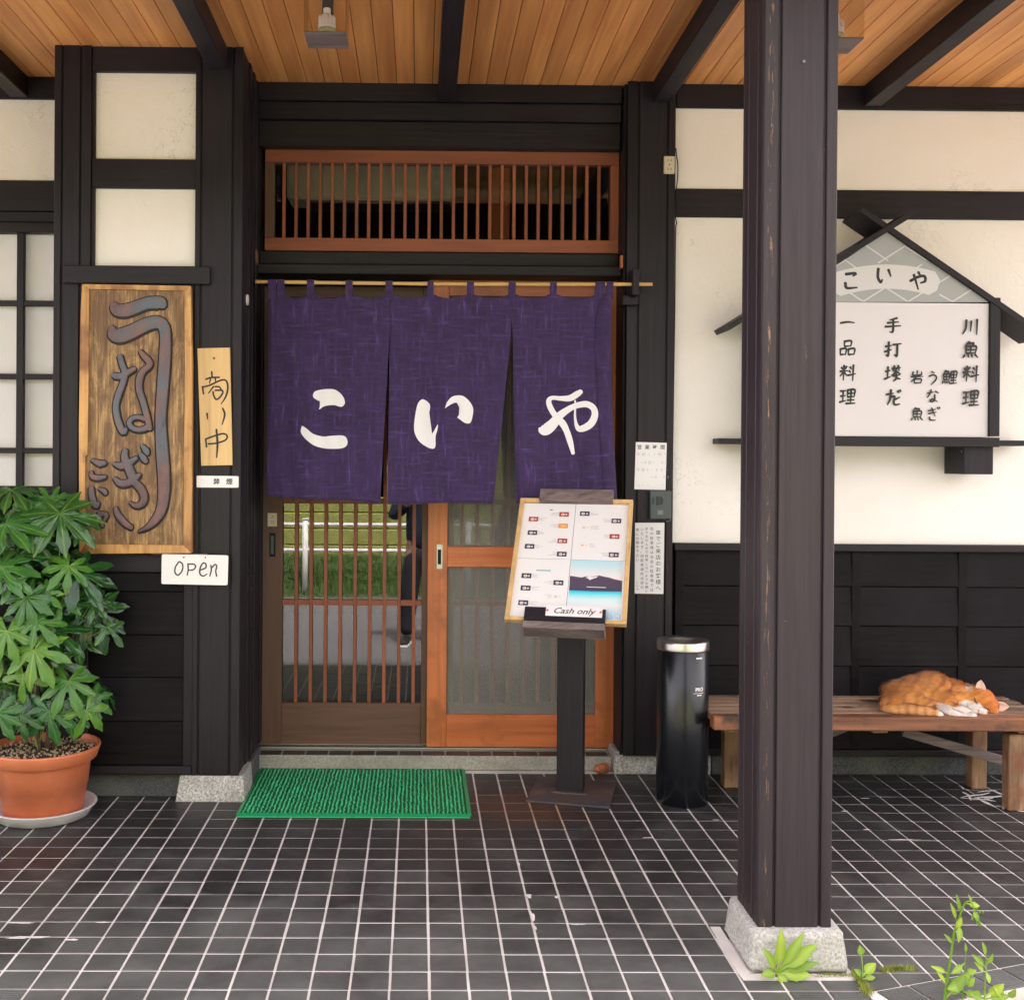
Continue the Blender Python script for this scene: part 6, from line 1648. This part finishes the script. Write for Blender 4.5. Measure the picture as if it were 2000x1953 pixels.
bw_ = empty('block_wall', (0, -4.6, 0), 'mossy yellow-green block wall beyond the road, mirrored in the door glass', 'wall')
for j in range(10):
    for i in range(13):
        x = -5.2+.8*i+(.4 if j % 2 else 0); MB().box(x+.004, x+.796, -4.75-.02*j+rg.uniform(-.006, .006), -4.55-.02*j, -.02+.21*j, -.02+.21*j+.202, .012).build('block', MOSSW, bw_, origin=(x, -4.6, .21*j))
MB().box(-9, 9, -5.1, -4.80, GZ, 2.05, 0).build('core', EARTH, bw_)
def tree(x, y, h, label, seed):
    o = empty('tree', (x, y, GZ), label, 'tree', 'trees beyond the block wall'); r_ = random.Random(seed)
    MB().tube([(x, y, GZ), (x+.1, y, GZ+h*.4), (x+r_.uniform(-.3, .3), y, GZ+h*.8)], [.14, .11, .04], 8).build('trunk', BARK, o, True)
    vs, fs = [], []
    cl = [(Vector((x+r_.gauss(0, 1.0), y+r_.gauss(0, .6), GZ+h*r_.uniform(.3, 1)))) for _ in range(26)]
    for c in cl:
        for k in range(110):
            p = c+Vector((r_.gauss(0, .42), r_.gauss(0, .4), r_.gauss(0, .36))); a, b = Vector((r_.gauss(0, 1), r_.gauss(0, 1), r_.gauss(0, 1))).normalized(), Vector((r_.gauss(0, 1), r_.gauss(0, 1), r_.gauss(0, 1))).normalized(); s_ = r_.uniform(.05, .12)
            q_ = len(vs); vs += [p-a*s_, p+b*s_*.5, p+a*s_, p-b*s_*.5]; fs.append((q_, q_+1, q_+2, q_+3))
    tag(link('crown', vs, fs, FOL, o), kind='stuff')
for k, (x, y, h) in enumerate(((-6, -7, 4.6), (-3.2, -7.6, 5.2), (-.6, -7, 4.7), (2.2, -7.5, 5.3), (5, -7, 4.6))): tree(x, y, h, ['broad green tree beyond the wall, furthest left when facing away from the shop', 'taller green tree beyond the wall behind the guardrail post', 'middle green tree straight across the road from the doors', 'tall green tree opposite the menu stand', 'green tree across the road opposite the bench'][k], 30+k)

# ---- the photographer, seen from the knees up to the waist in the door glass
def person():
    bx, by = .05, -.42
    o = empty('person', (bx, by, GZ), 'person in navy top, dark jeans and dark shoes, mirrored in the door glass', 'person')
    def skin(name, V, E, R, mt, sub=2):
        me = bpy.data.meshes.new(name); me.from_pydata([Vector(v)-o.location for v in V], E, []); ob = bpy.data.objects.new(name, me); COL.objects.link(ob)
        ob.modifiers.new('s', 'SKIN'); sv = me.skin_vertices[0].data if me.skin_vertices else None
        if sv is None:
            bm = bmesh.new(); bm.from_mesh(me); bm.verts.layers.skin.verify(); bm.to_mesh(me); bm.free(); sv = me.skin_vertices[0].data
        for i, r in enumerate(R): sv[i].radius = r if isinstance(r, tuple) else (r, r)
        sv[0].use_root = True
        ss = ob.modifiers.new('ss', 'SUBSURF'); ss.levels = sub; ss.render_levels = sub
        dg = bpy.context.evaluated_depsgraph_get(); dg.update(); m2 = bpy.data.meshes.new_from_object(ob.evaluated_get(dg)); bpy.data.objects.remove(ob)
        m2.shade_smooth(); m2.materials.clear(); m2.materials.append(mt); r_ = bpy.data.objects.new(name, m2); COL.objects.link(r_); r_.parent = o; return r_
    g0 = GZ; sk = plain('skin', (.50, .30, .21), .55)
    # one continuous body
    V = [(bx, by, g0+.93), (bx, by, g0+1.10), (bx, by, g0+1.28), (bx, by, g0+1.42), (bx, by, g0+1.50), (bx, by+.02, g0+1.57), (bx, by+.02, g0+1.66), (bx, by+.01, g0+1.73)]
    E = [(i, i+1) for i in range(7)]; R = [(.15, .11), (.14, .10), (.16, .11), (.13, .09), .055, .055, .085, .05]
    for s_ in (-1, 1):
        n0 = len(V); V += [(bx+s_*.10, by, g0+.86), (bx+s_*.13, by+.01, g0+.50), (bx+s_*.15, by-.01, g0+.12), (bx+s_*.155, by, g0+.05), (bx+s_*.18, by+.15, g0+.035)]
        E += [(0, n0), (n0, n0+1), (n0+1, n0+2), (n0+2, n0+3), (n0+3, n0+4)]; R += [.085, .058, .040, .038, .03]
        n1 = len(V); V += [(bx+s_*.17, by, g0+1.42), (bx+s_*.29, by+.02, g0+1.16), (bx+s_*.11, by+.22, g0+1.33), (bx+s_*.07, by+.26, g0+1.36)]
        E += [(3, n1), (n1, n1+1), (n1+1, n1+2), (n1+2, n1+3)]; R += [.06, .042, .030, .026]
        for f in range(5):
            n2 = len(V); a = (f-1.5)*.016; x0_ = bx+s_*.07
            if f < 4: V += [(x0_-s_*.012, by+.295, g0+1.36+a), (x0_-s_*.032, by+.312, g0+1.362+a), (x0_-s_*.048, by+.300, g0+1.362+a)]
            else: V += [(x0_, by+.27, g0+1.40), (x0_-s_*.012, by+.285, g0+1.42), (x0_-s_*.03, by+.288, g0+1.425)]
            E += [(n1+3, n2), (n2, n2+1), (n2+1, n2+2)]; R += [.009, .0085, .0075]
    skin('body', V, E, R, sk)
    jn = plain('dark_jeans', (.022, .022, .03), .85); tp_ = plain('navy_top', (.02, .03, .055), .85); shm = plain('dark_shoe', (.02, .018, .018), .6)
    V = [(bx, by, g0+.98), (bx, by, g0+.90)]; E = [(0, 1)]; R = [(.165, .125), (.165, .125)]
    for s_ in (-1, 1):
        n0 = len(V); V += [(bx+s_*.09, by, g0+.82), (bx+s_*.13, by+.012, g0+.50), (bx+s_*.15, by-.008, g0+.20), (bx+s_*.153, by, g0+.07)]; E += [(1, n0), (n0, n0+1), (n0+1, n0+2), (n0+2, n0+3)]; R += [.115, .090, .075, .075]
    skin('jeans', V, E, R, jn)
    V = [(bx, by, g0+.82), (bx, by, g0+1.12), (bx, by, g0+1.30), (bx, by, g0+1.43)]; E = [(0, 1), (1, 2), (2, 3)]; R = [(.20, .15), (.175, .13), (.19, .13), (.15, .10)]
    for s_ in (-1, 1):
        n0 = len(V); V += [(bx+s_*.17, by, g0+1.42), (bx+s_*.29, by+.02, g0+1.16), (bx+s_*.14, by+.18, g0+1.30)]; E += [(3, n0), (n0, n0+1), (n0+1, n0+2)]; R += [.08, .06, .045]
    skin('jacket', V, E, R, tp_)
    for s_ in (-1, 1):
        skin('shoe', [(bx+s_*.152, by-.05, g0+.045), (bx+s_*.158, by+.03, g0+.05), (bx+s_*.178, by+.15, g0+.035), (bx+s_*.186, by+.20, g0+.03)], [(0, 1), (1, 2), (2, 3)], [(.042, .04), (.045, .042), (.045, .03), (.035, .025)], shm)
        MB().obox((bx+s_*.166, by+.07, g0+.010), Vector((math.cos(.18*s_), -math.sin(.18*s_), 0)), Vector((math.sin(.18*s_), math.cos(.18*s_), 0)), Z_, .046, .165, .010, .008).build('shoe_sole', WHITE, o)
    # head: hair cap, eyes, nose, ears
    hc_ = Vector((bx, by+.015, g0+1.665)); hair = plain('black_hair', (.012, .01, .01), .6)
    bm = bmesh.new(); bmesh.ops.create_uvsphere(bm, u_segments=28, v_segments=18, radius=1)
    vs = []; fl = []
    for v in bm.verts: vs.append(hc_+Vector((v.co.x*.088, v.co.y*.102-.008, v.co.z*.105+.02)))
    for f in bm.faces:
        c = f.calc_center_median()
        if c.z > .15 or c.y < -.1: fl.append(tuple(v.index for v in f.verts))
    bm.free(); link('hair', vs, fl, hair, o, True)
    for s_ in (-1, 1):
        MB().tube([hc_+Vector((s_*.032, .074, .005)), hc_+Vector((s_*.032, .084, .005))], .010, 12).build('eye', INK, o)
        MB().obox(hc_+Vector((s_*.082, 0, -.005)), X_, Y_, Z_, .006, .016, .026, .005).build('ear', sk, o)
    MB().tube([hc_+Vector((0, .082, .005)), hc_+Vector((0, .100, -.028)), hc_+Vector((0, .085, -.034))], [.006, .012, .008], 8).build('nose', sk, o, True)
    MB().obox(hc_+Vector((0, .078, -.058)), X_, Y_, Z_, .024, .006, .004, .002).build('mouth', plain('lips', (.45, .18, .15), .5), o)
    ph = empty('phone', (.02, -.06, EYE-.01), 'dark smartphone held up by the photographer', 'phone'); MB().box(-.055, .095, -.105, -.097, EYE-.045, EYE+.035, .003).build('body', BLACKP, ph)
person()
for o in bpy.data.objects:
    if o.name.split('.')[0] in ('lettering', 'printed_lines', 'tile_lines'): o['kind'] = 'stuff'
#@@NEXT
